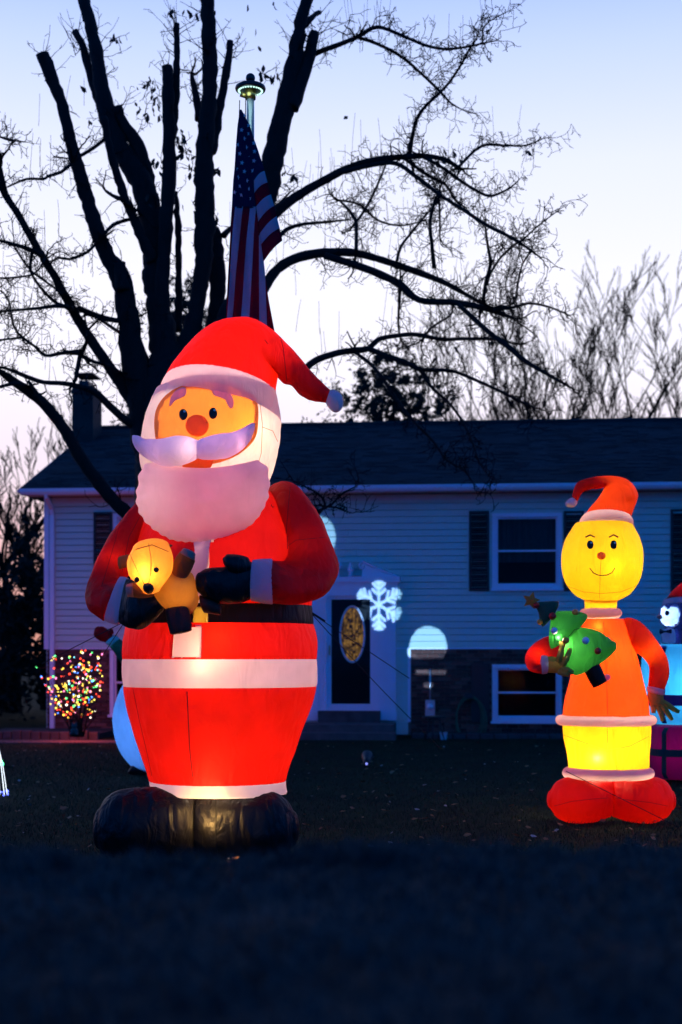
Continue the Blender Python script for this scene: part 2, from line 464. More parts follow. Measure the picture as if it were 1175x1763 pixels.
def blades(name, n, region, hmin, hmax, wd, mat, seed, lean=.6, zf=gz):
    rg = random.Random(seed); v, f = [], []
    for i in range(n):
        x, y = region(rg); z = zf(x, y)
        h = rg.uniform(hmin, hmax); a = rg.uniform(0, PI); w_ = wd * rg.uniform(.6, 1.4)
        dx, dy = math.cos(a) * w_, math.sin(a) * w_
        lx, ly = rg.gauss(0, lean) * h, rg.gauss(0, lean) * h
        b = len(v)
        v += [(x - dx, y - dy, z - .01), (x + dx, y + dy, z - .01), (x + lx * .4 + dx * .7, y + ly * .4 + dy * .7, z + h * .6),
              (x + lx * .4 - dx * .7, y + ly * .4 - dy * .7, z + h * .6), (x + lx, y + ly, z + h)]
        f += [(b, b + 1, b + 2, b + 3), (b + 3, b + 2, b + 4)]
    return tag(mk(name, v, f, mat, smooth=False, recalc=False), kind='stuff')
def lawnreg(rg):
    y = 8.5 + 19.5 * rg.random() ** 1.5
    return rg.uniform(-.27, .27) * y, y
o = blades('lawn_grass', 90000, lawnreg, .015, .05, .003, M['blade'], 3)
tag(o, 'short dark grass of the front lawn around the inflatable figures', 'grass')
def vreg(rg):
    y = 1.3 + 2.5 * rg.random() ** .8
    return rg.uniform(-.32, .32) * y + rg.uniform(-.1, .1), y
o = blades('verge_grass', 26000, vreg, .006, .035, .0022, M['vblade'], 4, 1.0)
v0 = o
def creg(rg): 
    x = rg.uniform(-.9, .9); return x + .02 * rg.gauss(0, 1), rg.uniform(2.75, 3.35)
o2 = blades('verge_tufts', 5200, lambda rg: (lambda c: (c[0] + rg.gauss(0, .02), c[1] + rg.gauss(0, .03)))(random.Random(rg.randint(0, 70)).choice([creg(random.Random(q)) for q in range(90)])), .012, .060, .0018, M['vblade'], 9, .5)
tag(o2, 'uneven tufts of grass along the crest of the raised verge', 'grass')
tag(o, 'blurred bluish grass of the raised verge along the bottom of the picture', 'grass')
# fallen leaves
rg = random.Random(11)
for nm, cnt, mt, sd, lab in (('fallen_leaves', 420, M['dry'], 1, 'dry brown leaves scattered over the dark lawn'), ('lawn_litter', 120, M['pale'], 2, 'pale bits of litter and bleached leaves scattered over the dark lawn')):
    v, f = [], []
    for i in range(cnt):
        y = 9.3 + 15 * rg.random() ** 1.6; x = rg.uniform(-.26, .26) * y; z = gz(x, y) + .03
        s_ = rg.uniform(.018, .045) * (1 if sd == 1 else .7); a = rg.uniform(0, 2 * PI); tl = rg.uniform(-.8, .8)
        ca, sa = math.cos(a), math.sin(a); b = len(v)
        for (u, w_, h_) in ((-1, 0, 0), (-.3, .5, .25), (.5, .42, .15), (1, 0, .4), (.5, -.42, .3), (-.3, -.5, .1)):
            v.append((x + (u * ca - w_ * sa) * s_, y + (u * sa + w_ * ca) * s_, z + (h_ + w_ * tl) * s_))
        f += [(b, b + 1, b + 2, b + 3), (b, b + 3, b + 4, b + 5)]
    tag(mk(nm, v, f, mt, smooth=False, recalc=False), lab, 'leaves', kind='stuff')

# ================================================================== HOUSE
YAW = R(-5.0)
HO = Vector((0, 27.0, 0))
ex = Vector((math.cos(YAW), math.sin(YAW), 0)); ey = Vector((-math.sin(YAW), math.cos(YAW), 0))   # right along the wall, back into the house
def hl_(px, py, off=0.0):
    """photo pixel -> (local x, local z) on the wall plane pushed out by off metres"""
    d = W(px, py, 1.0) - CAMO
    p0 = HO - ey * off
    t = (p0 - CAMO).dot(ey) / d.dot(ey)
    p = CAMO + d * t - HO
    return p.dot(ex), p.z
house = thing('house', HO, 'split-level house with pale lap siding over dark brick, long dark shingle roof', 'house', rz=YAW)
def hm(m, name, mat, parent=None, smooth=False):
    o = mk(name, m.v, m.f, mat, parent or house, smooth=smooth, local=True); return o
xL = hl_(80, 1000)[0]; xR = 9.5
zS = hl_(400, 1115)[1]                    # underside of the siding
zE = hl_(587, 852, .0)[1]                 # top of the wall under the soffit
# openings: kept clear of siding and brick
def rect(x0, y0, x1, y1, off=0):
    a = hl_(x0, y0, off); b = hl_(x1, y1, off); return (a[0], b[0], b[1], a[1])      # x0 x1 z0 z1
win_up_r = rect(848, 884, 968, 1014); win_lo_r = rect(848, 1144, 968, 1243)
win_up_l = rect(196, 884, 312, 1014); win_lo_l = rect(110 + 80, 1120, 300, 1232)
sh = [rect(808, 880, 843, 1018), rect(971, 880, 1006, 1018), rect(162, 882, 194, 1018), rect(318, 882, 350, 1018), rect(1155, 877, 1192, 1020)]
win_up_rr = rect(1196, 884, 1316, 1014)
door_r = rect(520, 1000, 682, 1262)
bay = rect(508, 1110, 703, 1262)          # the siding runs down beside the door
wins = [win_up_r, win_lo_r, win_up_l, win_lo_l, win_up_rr]
def spans(x0, x1, z0, z1, holes):
    """parts of [x0,x1] left free by the holes that cover the strip z0..z1"""
    segs = [(x0, x1)]
    zc = (z0 + z1) / 2
    for hx0, hx1, hz0, hz1 in holes:
        if hz0 < zc < hz1:
            ns = []
            for a, b in segs:
                if hx1 <= a or hx0 >= b: ns.append((a, b)); continue
                if hx0 > a: ns.append((a, hx0))
                if hx1 < b: ns.append((hx1, b))
            segs = ns
    return [s_ for s_ in segs if s_[1] - s_[0] > .03]
core = MB()
def strips(zlo, zhi, yf, x0_, x1_, hol):
    zz = sorted({zlo, zhi} | {q for h_ in hol for q in (h_[2], h_[3]) if zlo < q < zhi})
    for a, b in zip(zz[:-1], zz[1:]):
        for u, w_ in spans(x0_, x1_, a, b, hol): core.box(u, w_, yf, .42, a, b)
strips(zS, zE, .06, xL + .03, xR, wins)
strips(0, zS, .03, xL + .03, xR, wins)
core.box(xL + .03, xR, .421, 8.2, 0, zE)
wall = hm(core, 'wall', M['mortar'])
tag(wall, 'front wall of siding above and brick below')
# lap siding, every course a plank with its own tilt
exp_ = .124; z = zS; siding_holes = [win_up_r, win_up_l, win_up_rr, (door_r[0], door_r[1], 0, hl_(600, 1000)[1])]
proud = .16                                # upper storey stands proud of the brick
def plank(x0, x1, z0, z1, y0):
    m = MB()
    zt = z1 - .015
    v = [(x0, y0 - .024, z0), (x1, y0 - .024, z0), (x1, y0 - .014, zt), (x0, y0 - .014, zt), (x0, y0 + .030, z0), (x1, y0 + .030, z0), (x1, y0 + .022, zt + .003), (x0, y0 + .022, zt + .003),
         (x1, y0 + .026, z1), (x0, y0 + .026, z1)]
    m.add(v, [(0, 1, 2, 3), (0, 4, 5, 1), (3, 2, 6, 7), (7, 6, 8, 9), (4, 9, 8, 5), (0, 3, 7, 9, 4), (1, 5, 8, 6, 2)])
    o = hm(m, 'siding_plank', M['siding'], wall); return o
rgp = random.Random(5)
while z < zE - .02:
    for a, b in spans(xL, xR, z, min(z + exp_, zE), siding_holes):
        cuts = [a]; c = a + rgp.uniform(1.5, 3.6)
        while c < b - .8: cuts.append(c); c += 3.66
        cuts.append(b)
        for i in range(len(cuts) - 1): plank(cuts[i] + .001, cuts[i + 1] - .001, z, min(z + exp_, zE), 0)
    z += exp_
zb0 = hl_(690, 1243)[1]
z = zS - exp_
while z > zb0 - exp_:
    for a, b in spans(bay[0], bay[1], z, z + exp_, [(door_r[0] + .0, door_r[1], 0, 9)]):
        plank(a, b, max(z, zb0 - .01), z + exp_, 0)
    z -= exp_
m = MB(); m.box(bay[0], bay[1], -.006, .2, .02, zS); hm(m, 'entry_backing', M['siding'])
m = MB(); m.box(bay[1] - .004, bay[1] + .05, -.03, .2, zb0, zS - .003); hm(m, 'corner_board', M['trim'])
m = MB(); m.box(xL - .02, xR, -.02, .06, zS - .03, zS - .002)
o = hm(m, 'starter_strip', M['trim'])
# bricks
bl, bh, jt = .203, .064, .010
brx, brj = [], []
z = .0; row = 0
holes = [win_lo_r, win_lo_l, (bay[0], bay[1] + .05, 0, 9)]
bme = {}
def brickmesh(L, mat):
    k = (round(L, 3), mat.name)
    if k not in bme:
        mm = MB(); mm.box(0, L, -.022, .05, 0, bh)
        me = bpy.data.meshes.new('brick'); me.from_pydata(mm.v, [], mm.f); me.materials.append(mat)
        bmx = bmesh.new(); bmx.from_mesh(me)
        bmesh.ops.bevel(bmx, geom=[e for e in bmx.edges if abs(e.verts[0].co.y + .022) < .001 and abs(e.verts[1].co.y + .022) < .001], offset=.004, segments=1, affect='EDGES')
        bmx.to_mesh(me); bmx.free(); bme[k] = me
    return bme[k]
while z < zS - bh - .03:
    x = xL + .02 + (0 if row % 2 else bl / 2 + jt)
    if not row % 2: brx.append((xL + .02, z, bl / 2))
    while x < xR - bl: brx.append((x, z, bl)); x += bl + jt
    z += bh + jt; row += 1
def clipb(b):
    x, z_, L = b; out = []
    for a, c in spans(x, x + L, z_, z_ + bh, [(h[0] - .006, h[1] + .006, h[2] - .006, h[3] + .006) for h in holes]):
        if c - a > .035: out.append((a, z_, round((c - a) / .0254) * .0254 if c - a < L - .01 else L))
    return out
bricks = [q for b in brx for q in clipb(b)]
def score(b):
    c = HO + ex * (b[0] + b[2] / 2) + Vector((0, 0, b[1]))
    px, py = proj(c)
    if b[2] < .09: return 1e6
    if 703 < px < 962 and py < 1262: return abs(py - 1150) + abs(px - 735) * .5
    if 88 < px < 212 and py < 1262: return 60 + abs(py - 1180)
    return 1e6
bricks.sort(key=score)
rgb = random.Random(8)
for b in bricks[:290]:
    inst('brick', brickmesh(b[2], rgb.choice([M['brick'], M['brick'], M['brick2'], M['brick3']])), wall, (b[0], rgb.uniform(-.002, .003), b[1]))
mm = [MB(), MB(), MB()]
for b in bricks[290:]:
    rgb.choice(mm).box(b[0], b[0] + b[2], -.020 + rgb.uniform(-.002, .003), .05, b[1], b[1] + bh)
v, f, fm = [], [], []
for k, q in enumerate(mm):
    bb = len(v); v += q.v; f += [tuple(i + bb for i in t_) for t_ in q.f]; fm += [k] * len(q.f)
o = mk('brickwork', v, f, None, wall, smooth=False, local=True, mats=[M['brick'], M['brick2'], M['brick3']], fmat=fm); o['kind'] = 'stuff'

# windows
def window(r, label=None, curtain=True, fr=.075, double=True):
    x0, x1, z0, z1 = r
    m = MB(); y0, y1 = -.045, .10
    m.box(x0, x0 + fr, y0, y1, z0, z1); m.box(x1 - fr, x1, y0, y1, z0, z1)
    m.box(x0 + fr, x1 - fr, y0, y1, z1 - fr, z1); m.box(x0 + fr, x1 - fr, y0, y1, z0 + .0, z0 + fr)
    wdw = hm(m, 'window', M['trim'])
    if label: wdw['label'] = label
    m = MB(); m.box(x0 - .03, x1 + .03, y0 - .05, y0 - .002, z0 - .035, z0 + .012); hm(m, 'sill', M['trim'], wdw)
    zm = (z0 + z1) / 2; s_ = .035
    for k, (a, b, yy) in enumerate(((zm - .01, z1 - fr, .02), (z0 + fr, zm + .025, .05))):
        m = MB(); c0, c1 = x0 + fr, x1 - fr
        m.box(c0, c0 + s_, yy, yy + .03, a, b); m.box(c1 - s_, c1, yy, yy + .03, a, b)
        m.box(c0 + s_, c1 - s_, yy, yy + .03, b - s_, b); m.box(c0 + s_, c1 - s_, yy, yy + .03, a, a + s_)
        hm(m, 'sash', M['trim'], wdw)
        m = MB(); m.box(c0 + s_, c1 - s_, yy + .012, yy + .018, a + s_, b - s_); hm(m, 'pane', M['glass'], wdw)
    m = MB(); m.box(x0 + fr, x1 - fr, .36, .38, z0 + fr, z1 - fr); hm(m, 'room_backing', M['dark'], wdw)
    if curtain:
        v, f = [], []; n = 80
        for i in range(n + 1):
            xx = x0 + fr + (x1 - x0 - 2 * fr) * i / n
            yy = .16 + .02 * math.sin(i * .9) + .01 * math.sin(i * 2.3)
            v += [(xx, yy, zm - .2), (xx, yy, z1 - fr)]
        f = [(2 * i, 2 * i + 2, 2 * i + 3, 2 * i + 1) for i in range(n)]
        mk('curtain', v, f, M['curtain'], wdw, local=True, recalc=False)
    return wdw
window(win_up_r, 'double-hung window of the upper floor with drawn curtains')
window(win_lo_r, 'low window set in the brick under the upper window', curtain=False)
window(win_up_l, 'upper window half hidden behind the big bearded figure')
window(win_lo_l, 'low window in the brick beside the lit shrub', curtain=False)
window(win_up_rr)
for r_ in sh:
    x0, x1, z0, z1 = r_
    m = MB(); y0, y1 = -.05, -.017; fr = .045
    m.box(x0, x0 + fr, y0, y1, z0, z1); m.box(x1 - fr, x1, y0, y1, z0, z1)
    for a, b in ((z0, z0 + fr), (z1 - fr, z1), ((z0 + z1) / 2 - .03, (z0 + z1) / 2 + .03)): m.box(x0 + fr, x1 - fr, y0, y1, a, b)
    s_ = hm(m, 'shutter', M['shutter'])
    m = MB(); k = z0 + fr
    while k < z1 - fr - .02:
        m.add([(x0 + fr, y0 + .004, k), (x1 - fr, y0 + .004, k), (x1 - fr, y1, k + .036), (x0 + fr, y1, k + .036), (x0 + fr, y0 + .012, k), (x1 - fr, y0 + .012, k)], [(0, 1, 2, 3), (0, 4, 5, 1)]); k += .04
    q = hm(m, 'louvres', M['shutter'], s_); q['kind'] = 'stuff'
for r_ in (rect(812, 1142, 844, 1243), rect(973, 1142, 1003, 1243)):
    m = MB(); m.box(r_[0], r_[1], -.05, -.026, r_[2], r_[3]); m.box(r_[0] + .05, r_[1] - .05, -.056, -.05, r_[2] + .05, r_[3] - .05); hm(m, 'shutter', M['shutter'])

# front door, storm door and surround
def RB(m, x0, y0, x1, y1, a, b, off=.05):
    q = rect(x0, y0, x1, y1, off); m.box(q[0], q[1], a, b, q[2], q[3]); return q
sr = MB()
RB(sr, 528, 1026, 563, 1240, -.14, -.02); RB(sr, 645, 1026, 682, 1240, -.14, -.02)
sur = hm(sr, 'door_surround', M['trim'])
m = MB()
for x0, x1 in ((528, 563), (645, 682)):
    for k in range(4):
        c = x0 + 5 + (x1 - x0 - 10) * (k + .5) / 4
        RB(m, c - 1.6, 1040, c + 1.6, 1222, -.155, -.139)
    RB(m, x0 - 2, 1224, x1 + 2, 1240, -.17, -.139); RB(m, x0 - 2, 1026, x1 + 2, 1034, -.17, -.139)
hm(m, 'fluting', M['trim'], sur)
m = MB(); RB(m, 524, 1002, 686, 1026, -.16, -.02); RB(m, 518, 994, 690, 1003, -.22, -.018)
hm(m, 'lintel', M['trim'], sur)
# broken scroll pediment
for sgn in (-1, 1):
    cx0, _ = hl_(604, 990, .1)
    pts = []
    for t in range(15):
        u = t / 14
        px = 604 + sgn * (82 - 62 * u); py = 992 - 26 * (u ** 1.6) - 3 * math.sin(u * PI)
        pts.append(hl_(px, py, .1))
    v, f = [], []
    base = hl_(604, 995, .1)[1]
    for (x, z_) in pts: v += [(x, -.15, base), (x, -.15, z_), (x, -.02, z_), (x, -.02, base)]
    for i in range(len(pts) - 1):
        a = i * 4; f += [(a, a + 4, a + 5, a + 1), (a + 1, a + 5, a + 6, a + 2)]
    f += [(0, 1, 2, 3), tuple((len(pts) - 1) * 4 + k for k in (3, 2, 1, 0))]
    mk('pediment', v, f, M['trim'], sur, smooth=False, local=True)
    m = MB(); q = [(x, -.165, z_) for x, z_ in pts]
    for k in range(12):
        a = k / 11 * 1.6 * PI; c = hl_(604 + sgn * 21, 975, .1); r_ = .075 * (1 - k / 14)
        q.append((c[0] - sgn * math.sin(a) * r_, -.165, c[1] + math.cos(a) * r_))
    m.tube(q, .022, 6); hm(m, 'scroll_moulding', M['trim'], sur, smooth=True)
m = MB(); c = hl_(604, 992, .1)
for zz, rr in ((0, .045), (.03, .03), (.06, .035), (.12, .06), (.17, .055), (.21, .02), (.25, .012)): pass
prof = [(0, .05), (.03, .028), (.05, .03), (.11, .062), (.16, .06), (.19, .03), (.22, .034), (.27, .006)]
v, f = [], []
for h_, r_ in prof:
    for k in range(12): v.append((c[0] + r_ * math.cos(k * PI / 6), -.12 + r_ * math.sin(k * PI / 6), c[1] + h_))
for j in range(len(prof) - 1):
    for k in range(12): f.append((j * 12 + k, j * 12 + (k + 1) % 12, (j + 1) * 12 + (k + 1) % 12, (j + 1) * 12 + k))
mk('urn_finial', v, f, M['trim'], sur, local=True)
m = MB()
RB(m, 563, 1026, 571, 1224, -.09, -.01); RB(m, 638, 1026, 645, 1224, -.09, -.01); RB(m, 571, 1026, 638, 1032, -.09, -.01); RB(m, 571, 1212, 638, 1224, -.09, -.01)
storm = hm(m, 'storm_door', M['trim'])
m = MB(); RB(m, 571, 1032, 638, 1212, -.05, -.044); hm(m, 'pane', M['glass'], storm)
m = MB(); q = hl_(568, 1120, .1); m.box(q[0] - .012, q[0] + .012, -.13, -.09, q[1] - .09, q[1] + .09); m.tube([(q[0], -.13, q[1] - .06), (q[0] + .01, -.16, q[1] - .05), (q[0] + .01, -.16, q[1] + .05), (q[0], -.13, q[1] + .06)], .009, 6)
hm(m, 'handle', M['brass'], storm)
m = MB(); RB(m, 569, 1028, 641, 1216, -.028, -.012)
for a, b in ((1160, 1205), ): 
    RB(m, 577, a, 602, b, -.032, -.028); RB(m, 608, a, 633, b, -.032, -.028)
door = hm(m, 'front_door', M['door'])
oc = hl_(607, 1092, .03); orx = hl_(628, 1092, .03)[0] - oc[0]; orz = hl_(607, 1044, .03)[1] - oc[1]
m = MB(); pts = [(oc[0] + orx * math.cos(a * PI / 24), -.034, oc[1] + orz * math.sin(a * PI / 24)) for a in range(49)]
m.tube(pts, .022, 6, cap=False); hm(m, 'oval_frame', M['trim'], door, smooth=True)
v = [(oc[0] + orx * .96 * math.cos(a * PI / 24), -.031, oc[1] + orz * .96 * math.sin(a * PI / 24)) for a in range(48)]
# leaded panes: dark glass, the amber lamp glow put in as mottled emission
def leaded():
    m, t = newmat('leaded glass'); o = N(t, 'ShaderNodeOutputMaterial'); p = N(t, 'ShaderNodeBsdfPrincipled')
    p.inputs['Base Color'].default_value = (.03, .025, .02, 1); p.inputs['Roughness'].default_value = .15
    tcn = N(t, 'ShaderNodeTexCoord'); vo = N(t, 'ShaderNodeTexVoronoi'); vo.inputs['Scale'].default_value = 22
    t.links.new(tcn.outputs['Object'], vo.inputs['Vector'])
    mu = N(t, 'ShaderNodeMixRGB', blend_type='MULTIPLY'); mu.inputs[0].default_value = 1; mu.inputs[1].default_value = (1, .48, .08, 1)
    rr = N(t, 'ShaderNodeValToRGB'); rr.color_ramp.elements[0].position = .2; rr.color_ramp.elements[1].position = .75
    t.links.new(vo.outputs['Color'], rr.inputs[0]); t.links.new(rr.outputs[0], mu.inputs[2])
    t.links.new(mu.outputs[0], p.inputs['Emission Color']); p.inputs['Emission Strength'].default_value = .45
    t.links.new(p.outputs[0], o.inputs[0]); m.cycles.emission_sampling = 'NONE'; return m
M['leaded'] = leaded()
mk('oval_glass', v, [tuple(range(48))], M['leaded'], door, smooth=False, local=True, recalc=False)
m = MB()
for k in range(-3, 4):
    xx = oc[0] + orx * k / 4; hh = orz * .95 * math.sqrt(1 - (k / 4) ** 2); m.box(xx - .004, xx + .004, -.037, -.032, oc[1] - hh, oc[1] + hh)
for k in range(1, 4):
    rr_ = k / 4.2
    m.tube([(oc[0] + orx * rr_ * math.cos(a * PI / 12), -.037, oc[1] + orz * .25 + orz * .7 * rr_ * math.sin(a * PI / 12)) for a in range(25)], .004, 4, cap=False)
hm(m, 'came', M['iron'], door)
# entry step and stoop
m = MB(); q = rect(548, 1224, 655, 1262, .3); m.box(q[0], q[1], -.35, -.171, 0, q[3]); hm(m, 'threshold_step', M['kerb'])
m = MB(); q = rect(470, 1243, 680, 1262, .9); m.box(q[0], q[1], -1.3, -.36, 0, .26); m.box(q[0] - .05, q[1] + .05, -1.7, -1.301, 0, .13); hm(m, 'stoop', M['stone'])

# eaves
ov = .42
zg = hl_(587, 846, ov)[1]
m = MB(); m.box(xL - .35, xR + .3, -ov, 0.02, zg, zg + .015); hm(m, 'soffit', M['soffit'])
m = MB(); m.box(xL - .35, xR + .3, -ov - .02, -ov - .001, zg - .02, zg + .10)
fas = hm(m, 'fascia', M['trim'])
gu = MB(); gp = [(-ov - .022, zg + .09), (-ov - .022, zg - .01), (-ov - .09, zg - .01), (-ov - .125, zg + .04), (-ov - .13, zg + .10), (-ov - .12, zg + .10), (-ov - .115, zg + .045), (-ov - .085, zg + .0), (-ov - .03, zg + .0)]
v = [(xL - .36, y, z_) for y, z_ in gp] + [(xR + .3, y, z_) for y, z_ in gp]; n = len(gp)
gu.add(v, [(i, (i + 1) % n, n + (i + 1) % n, n + i) for i in range(n)] + [tuple(range(n)), tuple(range(n, 2 * n))])
hm(gu, 'gutter', M['trim'])
# downspout at the corner
m = MB(); q = hl_(88, 1000, .15)[0]
m.box(q - .04, q + .04, -.11, -.03, .05, zE - .35); m.tube([(q, -.07, zE - .36), (q, -.12, zE - .22), (q, -ov - .04, zg - .06), (q, -ov - .06, zg)], .045, 4)
hm(m, 'downspout', M['trim'])
m = MB(); q = hl_(81, 1000)[0]; m.box(q - .05, q + .045, -.032, .1, zS - .03, zE); hm(m, 'corner_board', M['trim'])
m = MB(); m.box(xL - .005, xL + .028, .021, 8.2, 0, zE); hm(m, 'side_wall', M['siding'])
m = MB(); m.box(xL - .02, xR, -.019, -.0165, zE - .16, zE); hm(m, 'frieze_board', M['soffit'])
# roof: shingle courses in real relief
zr = 6.62; yr = 4.35; ze = zg + .11; ye = -ov - .06
slope = math.atan2(zr - ze, yr - ye); L_ = math.hypot(zr - ze, yr - ye)
xl0, xl1 = xL - .4, xL - .4 + .12
m = MB(); y9 = 2 * yr - ye
m.add([(xl0, ye, ze - .03), (xR + .4, ye, ze - .03), (xR + .4, yr, zr - .03), (xl1, yr, zr - .03), (xl0, y9, ze - .03), (xR + .4, y9, ze - .03),
       (xl0, ye, ze - .09), (xR + .4, ye, ze - .09), (xl0, y9, ze - .09), (xR + .4, y9, ze - .09)],
      [(0, 1, 2, 3), (3, 2, 5, 4), (6, 8, 9, 7), (0, 6, 7, 1), (4, 5, 9, 8), (0, 3, 4), (0, 4, 8, 6), (1, 7, 9, 5), (1, 5, 2)])
roof = hm(m, 'roof', M['shingle'])
m = MB(); crs = .145; rgs = random.Random(3); k = 0; s0 = 0
cs, sn = math.cos(slope), math.sin(slope)
while s0 < L_ - .02:
    x = xl0 + rgs.uniform(-.25, 0)
    while x < xR + .4:
        wd = rgs.choice([.16, .23, .30, .33]); x1 = min(x + wd - .008, xR + .4); xa = max(x, xl0 + (xl1 - xl0) * s0 / L_)
        if x1 > xa + .02:
            t_ = rgs.choice([.006, .010, .018]); sd = -rgs.uniform(0, .012)
            a, b = s0 + sd, s0 + crs
            def P_(s_, h_): return (ye + s_ * cs - h_ * sn, ze - .03 + s_ * sn + h_ * cs)
            (ya, za), (yb, zb), (yc, zc), (yd, zd) = P_(a, .002), P_(a, t_ + .006), P_(b, .004), P_(a, -.004)
            m.add([(xa, yd, zd), (x1, yd, zd), (x1, yb, zb), (xa, yb, zb), (x1, yc, zc), (xa, yc, zc)], [(0, 1, 2, 3), (3, 2, 4, 5), (0, 3, 5), (1, 4, 2)])
        x += wd
    s0 += crs
o = hm(m, 'shingles', M['shingle'], roof); o['kind'] = 'stuff'
m = MB(); m.tube([(xl1, yr, zr + .0), (xR + .4, yr, zr + .0)], .05, 6); hm(m, 'ridge_cap', M['shingle'], roof)
# gable end on the left
m = MB(); m.add([(xL, .03, zE), (xL, 2 * yr - .03, zE), (xL + .04, yr, zr - .15)], [(0, 1, 2)]); hm(m, 'gable_wall', M['siding'])
m = MB(); m.tube([(xl0, ye, ze - .06), (xl1, yr, zr - .06), (xl0, y9, ze - .06)], .035, 4); hm(m, 'rake_board', M['trim'])
# chimney at the left end
def back(px, yl):      # local x on a plane yl behind the wall
    return hl_(px, 700, -yl)[0]
def backz(py, yl): return hl_(145, py, -yl)[1]
cy0 = 3.2; c0, c1 = back(124, cy0), back(160, cy0); ztop = backz(664, cy0)
m = MB(); m.box(c0, c1, cy0, cy0 + .75, 3.5, ztop); m.box(c0 - .03, c1 + .03, cy0 - .03, cy0 + .78, ztop - .16, ztop - .08)
ch = hm(m, 'chimney', M['brick2'])
m = MB(); m.box(c0 + .12, c1 - .12, cy0 + .1, cy0 + .65, ztop + .001, ztop + .13)
for a, b in ((.14, .1), (.14, .6), (-.18, .1), (-.18, .6)):
    xx = c0 + a if a > 0 else c1 + a
    m.box(xx, xx + .02, cy0 + b, cy0 + b + .02, ztop + .131, ztop + .26)
m.box(c0 + .02, c1 - .0, cy0 + .02, cy0 + .73, ztop + .261, ztop + .29); hm(m, 'chimney_cap', M['iron'], ch)

def hw(px, py, off=0.0):     # world point on the wall
    x, z_ = hl_(px, py, off); return HO + ex * x - ey * off + Vector((0, 0, z_))
# bed edging along the house
def bed(name, x0, x1, off0, off1, hgt, mat, n, label, cat, top=None):
    rr = random.Random(len(name)); o0 = HO + ex * hl_(x0, 1260)[0] - ey * off0
    root = thing(name, (o0.x, o0.y, 0), label, cat, rz=YAW)
    Lb = hl_(x1, 1260)[0] - hl_(x0, 1260)[0]; st = Lb / n
    for i in range(n):
        m = MB(); h_ = hgt * rr.uniform(.85, 1.1); m.box(i * st + .006, (i + 1) * st - .006, rr.uniform(-.02, .02), .16, -.05, h_)
        o = mk('edging_stone', m.v, m.f, mat, root, smooth=False, local=True)
        bv = o.modifiers.new('bevel', 'BEVEL'); bv.width = .015; bv.segments = 2
    m = MB(); m.box(0, Lb, .161, off0 - .03, -.05, hgt * .7); mk('mulch', m.v, m.f, M['dirt'], root, smooth=False, local=True)
    return root
bed('planting_bed', 12, 212, 1.9, 0, .16, M['kerb'], 13, 'stone-edged planting bed under the shrub with coloured lights', 'planting bed')
bed('planting_bed', 712, 1175, 1.0, 0, .10, M['kerb'], 20, 'stone-edged planting bed under the brick wall right of the door', 'planting bed')
p = HO + ex * hl_(60, 1260)[0] - ey * 2.9
v = [(-40, 22.2, .03), (-4.2, 22.6, .03), (-4.2, 23.3, .03), (-40, 23.1, .03)]
m = MB(); m.add([tuple(HO + ex * a - ey * b + Vector((0, 0, .016))) for a, b in ((-7.5, 3.2), (-3.0, 2.9), (-3.0, 2.2), (-7.5, 2.3))] + [tuple(HO + ex * a - ey * b + Vector((0, 0, -.05))) for a, b in ((-7.5, 3.2), (-3.0, 2.9), (-3.0, 2.2), (-7.5, 2.3))], [(0, 1, 2, 3), (0, 4, 5, 1), (2, 6, 7, 3)])
tag(m.obj('path', M['stone']), kind='structure')

# hose, meter, small table on the right of the door
c = hl_(808, 1235, .12)
root = thing('garden_hose', HO + ex * c[0] - ey * .12 + Vector((0, 0, c[1])), 'green garden hose hung in loops on the brick wall', 'hose', rz=YAW)
m = MB()
for k in range(5):
    rx, rz_ = .23 + .012 * k + .01 * math.sin(k * 2), .40 + .02 * math.sin(k * 1.7) + .01 * k
    m.tube([(rx * math.cos(a * PI / 16) + .01 * k, -.015 * k, rz_ * math.sin(a * PI / 16) - .02 * k) for a in range(33)], .011, 6, cap=False)
mk('hose_coil', m.v, m.f, M['hose'], root, local=True)
m = MB(); m.box(-.06, .06, 0, .1, .33, .42); m.box(-.08, .08, -.08, -.06, .36, .46); m.box(-.05, .05, -.06, 0, .36, .39); mk('bracket', m.v, m.f, M['iron'], root, smooth=False, local=True)
c = hl_(741, 1220, .1)
root = thing('electric_meter', HO + ex * c[0] - ey * .03 + Vector((0, 0, c[1])), 'small grey utility meter fixed to the brick wall by the door', 'meter', rz=YAW)
m = MB(); m.box(-.09, .09, -.09, 0, -.16, .16); mk('housing', m.v, m.f, M['alu'], root, smooth=False, local=True)
m = MB(); m.tube([(0, -.09, .04), (0, -.15, .04)], [.065, .06], 16); mk('dial_cover', m.v, m.f, M['owht'], root, local=True)
m = MB(); m.tube([(0, -.05, .16), (0, -.05, .75)], .018, 8); mk('conduit', m.v, m.f, M['alu'], root, local=True)
c = hl_(748, 1246, 1.5)
root = thing('side_table', HO + ex * c[0] - ey * 1.5, 'low round dark side table standing below the utility meter', 'table', rz=YAW)
m = MB(); m.tube([(0, 0, .40), (0, 0, .43)], .21, 24); mk('tabletop', m.v, m.f, M['iron'], root, smooth=False, local=True)
for a in range(3):
    m = MB(); q = a * 2.09 + .4; m.tube([(.1 * math.cos(q), .1 * math.sin(q), .4), (.13 * math.cos(q), .13 * math.sin(q), .2), (.2 * math.cos(q), .2 * math.sin(q), 0)], .012, 6)
    mk('leg', m.v, m.f, M['iron'], root, local=True)
c = hl_(764, 1262, 1.3)
root = thing('plant_pot', HO + ex * c[0] - ey * 1.3, 'small pale blue flower pot on the ground beside the side table', 'pot')
m = MB(); m.tube([(0, 0, 0), (0, 0, .13), (0, 0, .135)], [.05, .075, .08], 16, cap=False); m.tube([(0, 0, .0), (0, 0, .11)], [.045, .065], 16); mk('pot', m.v, m.f, M['owht'], root, local=True)
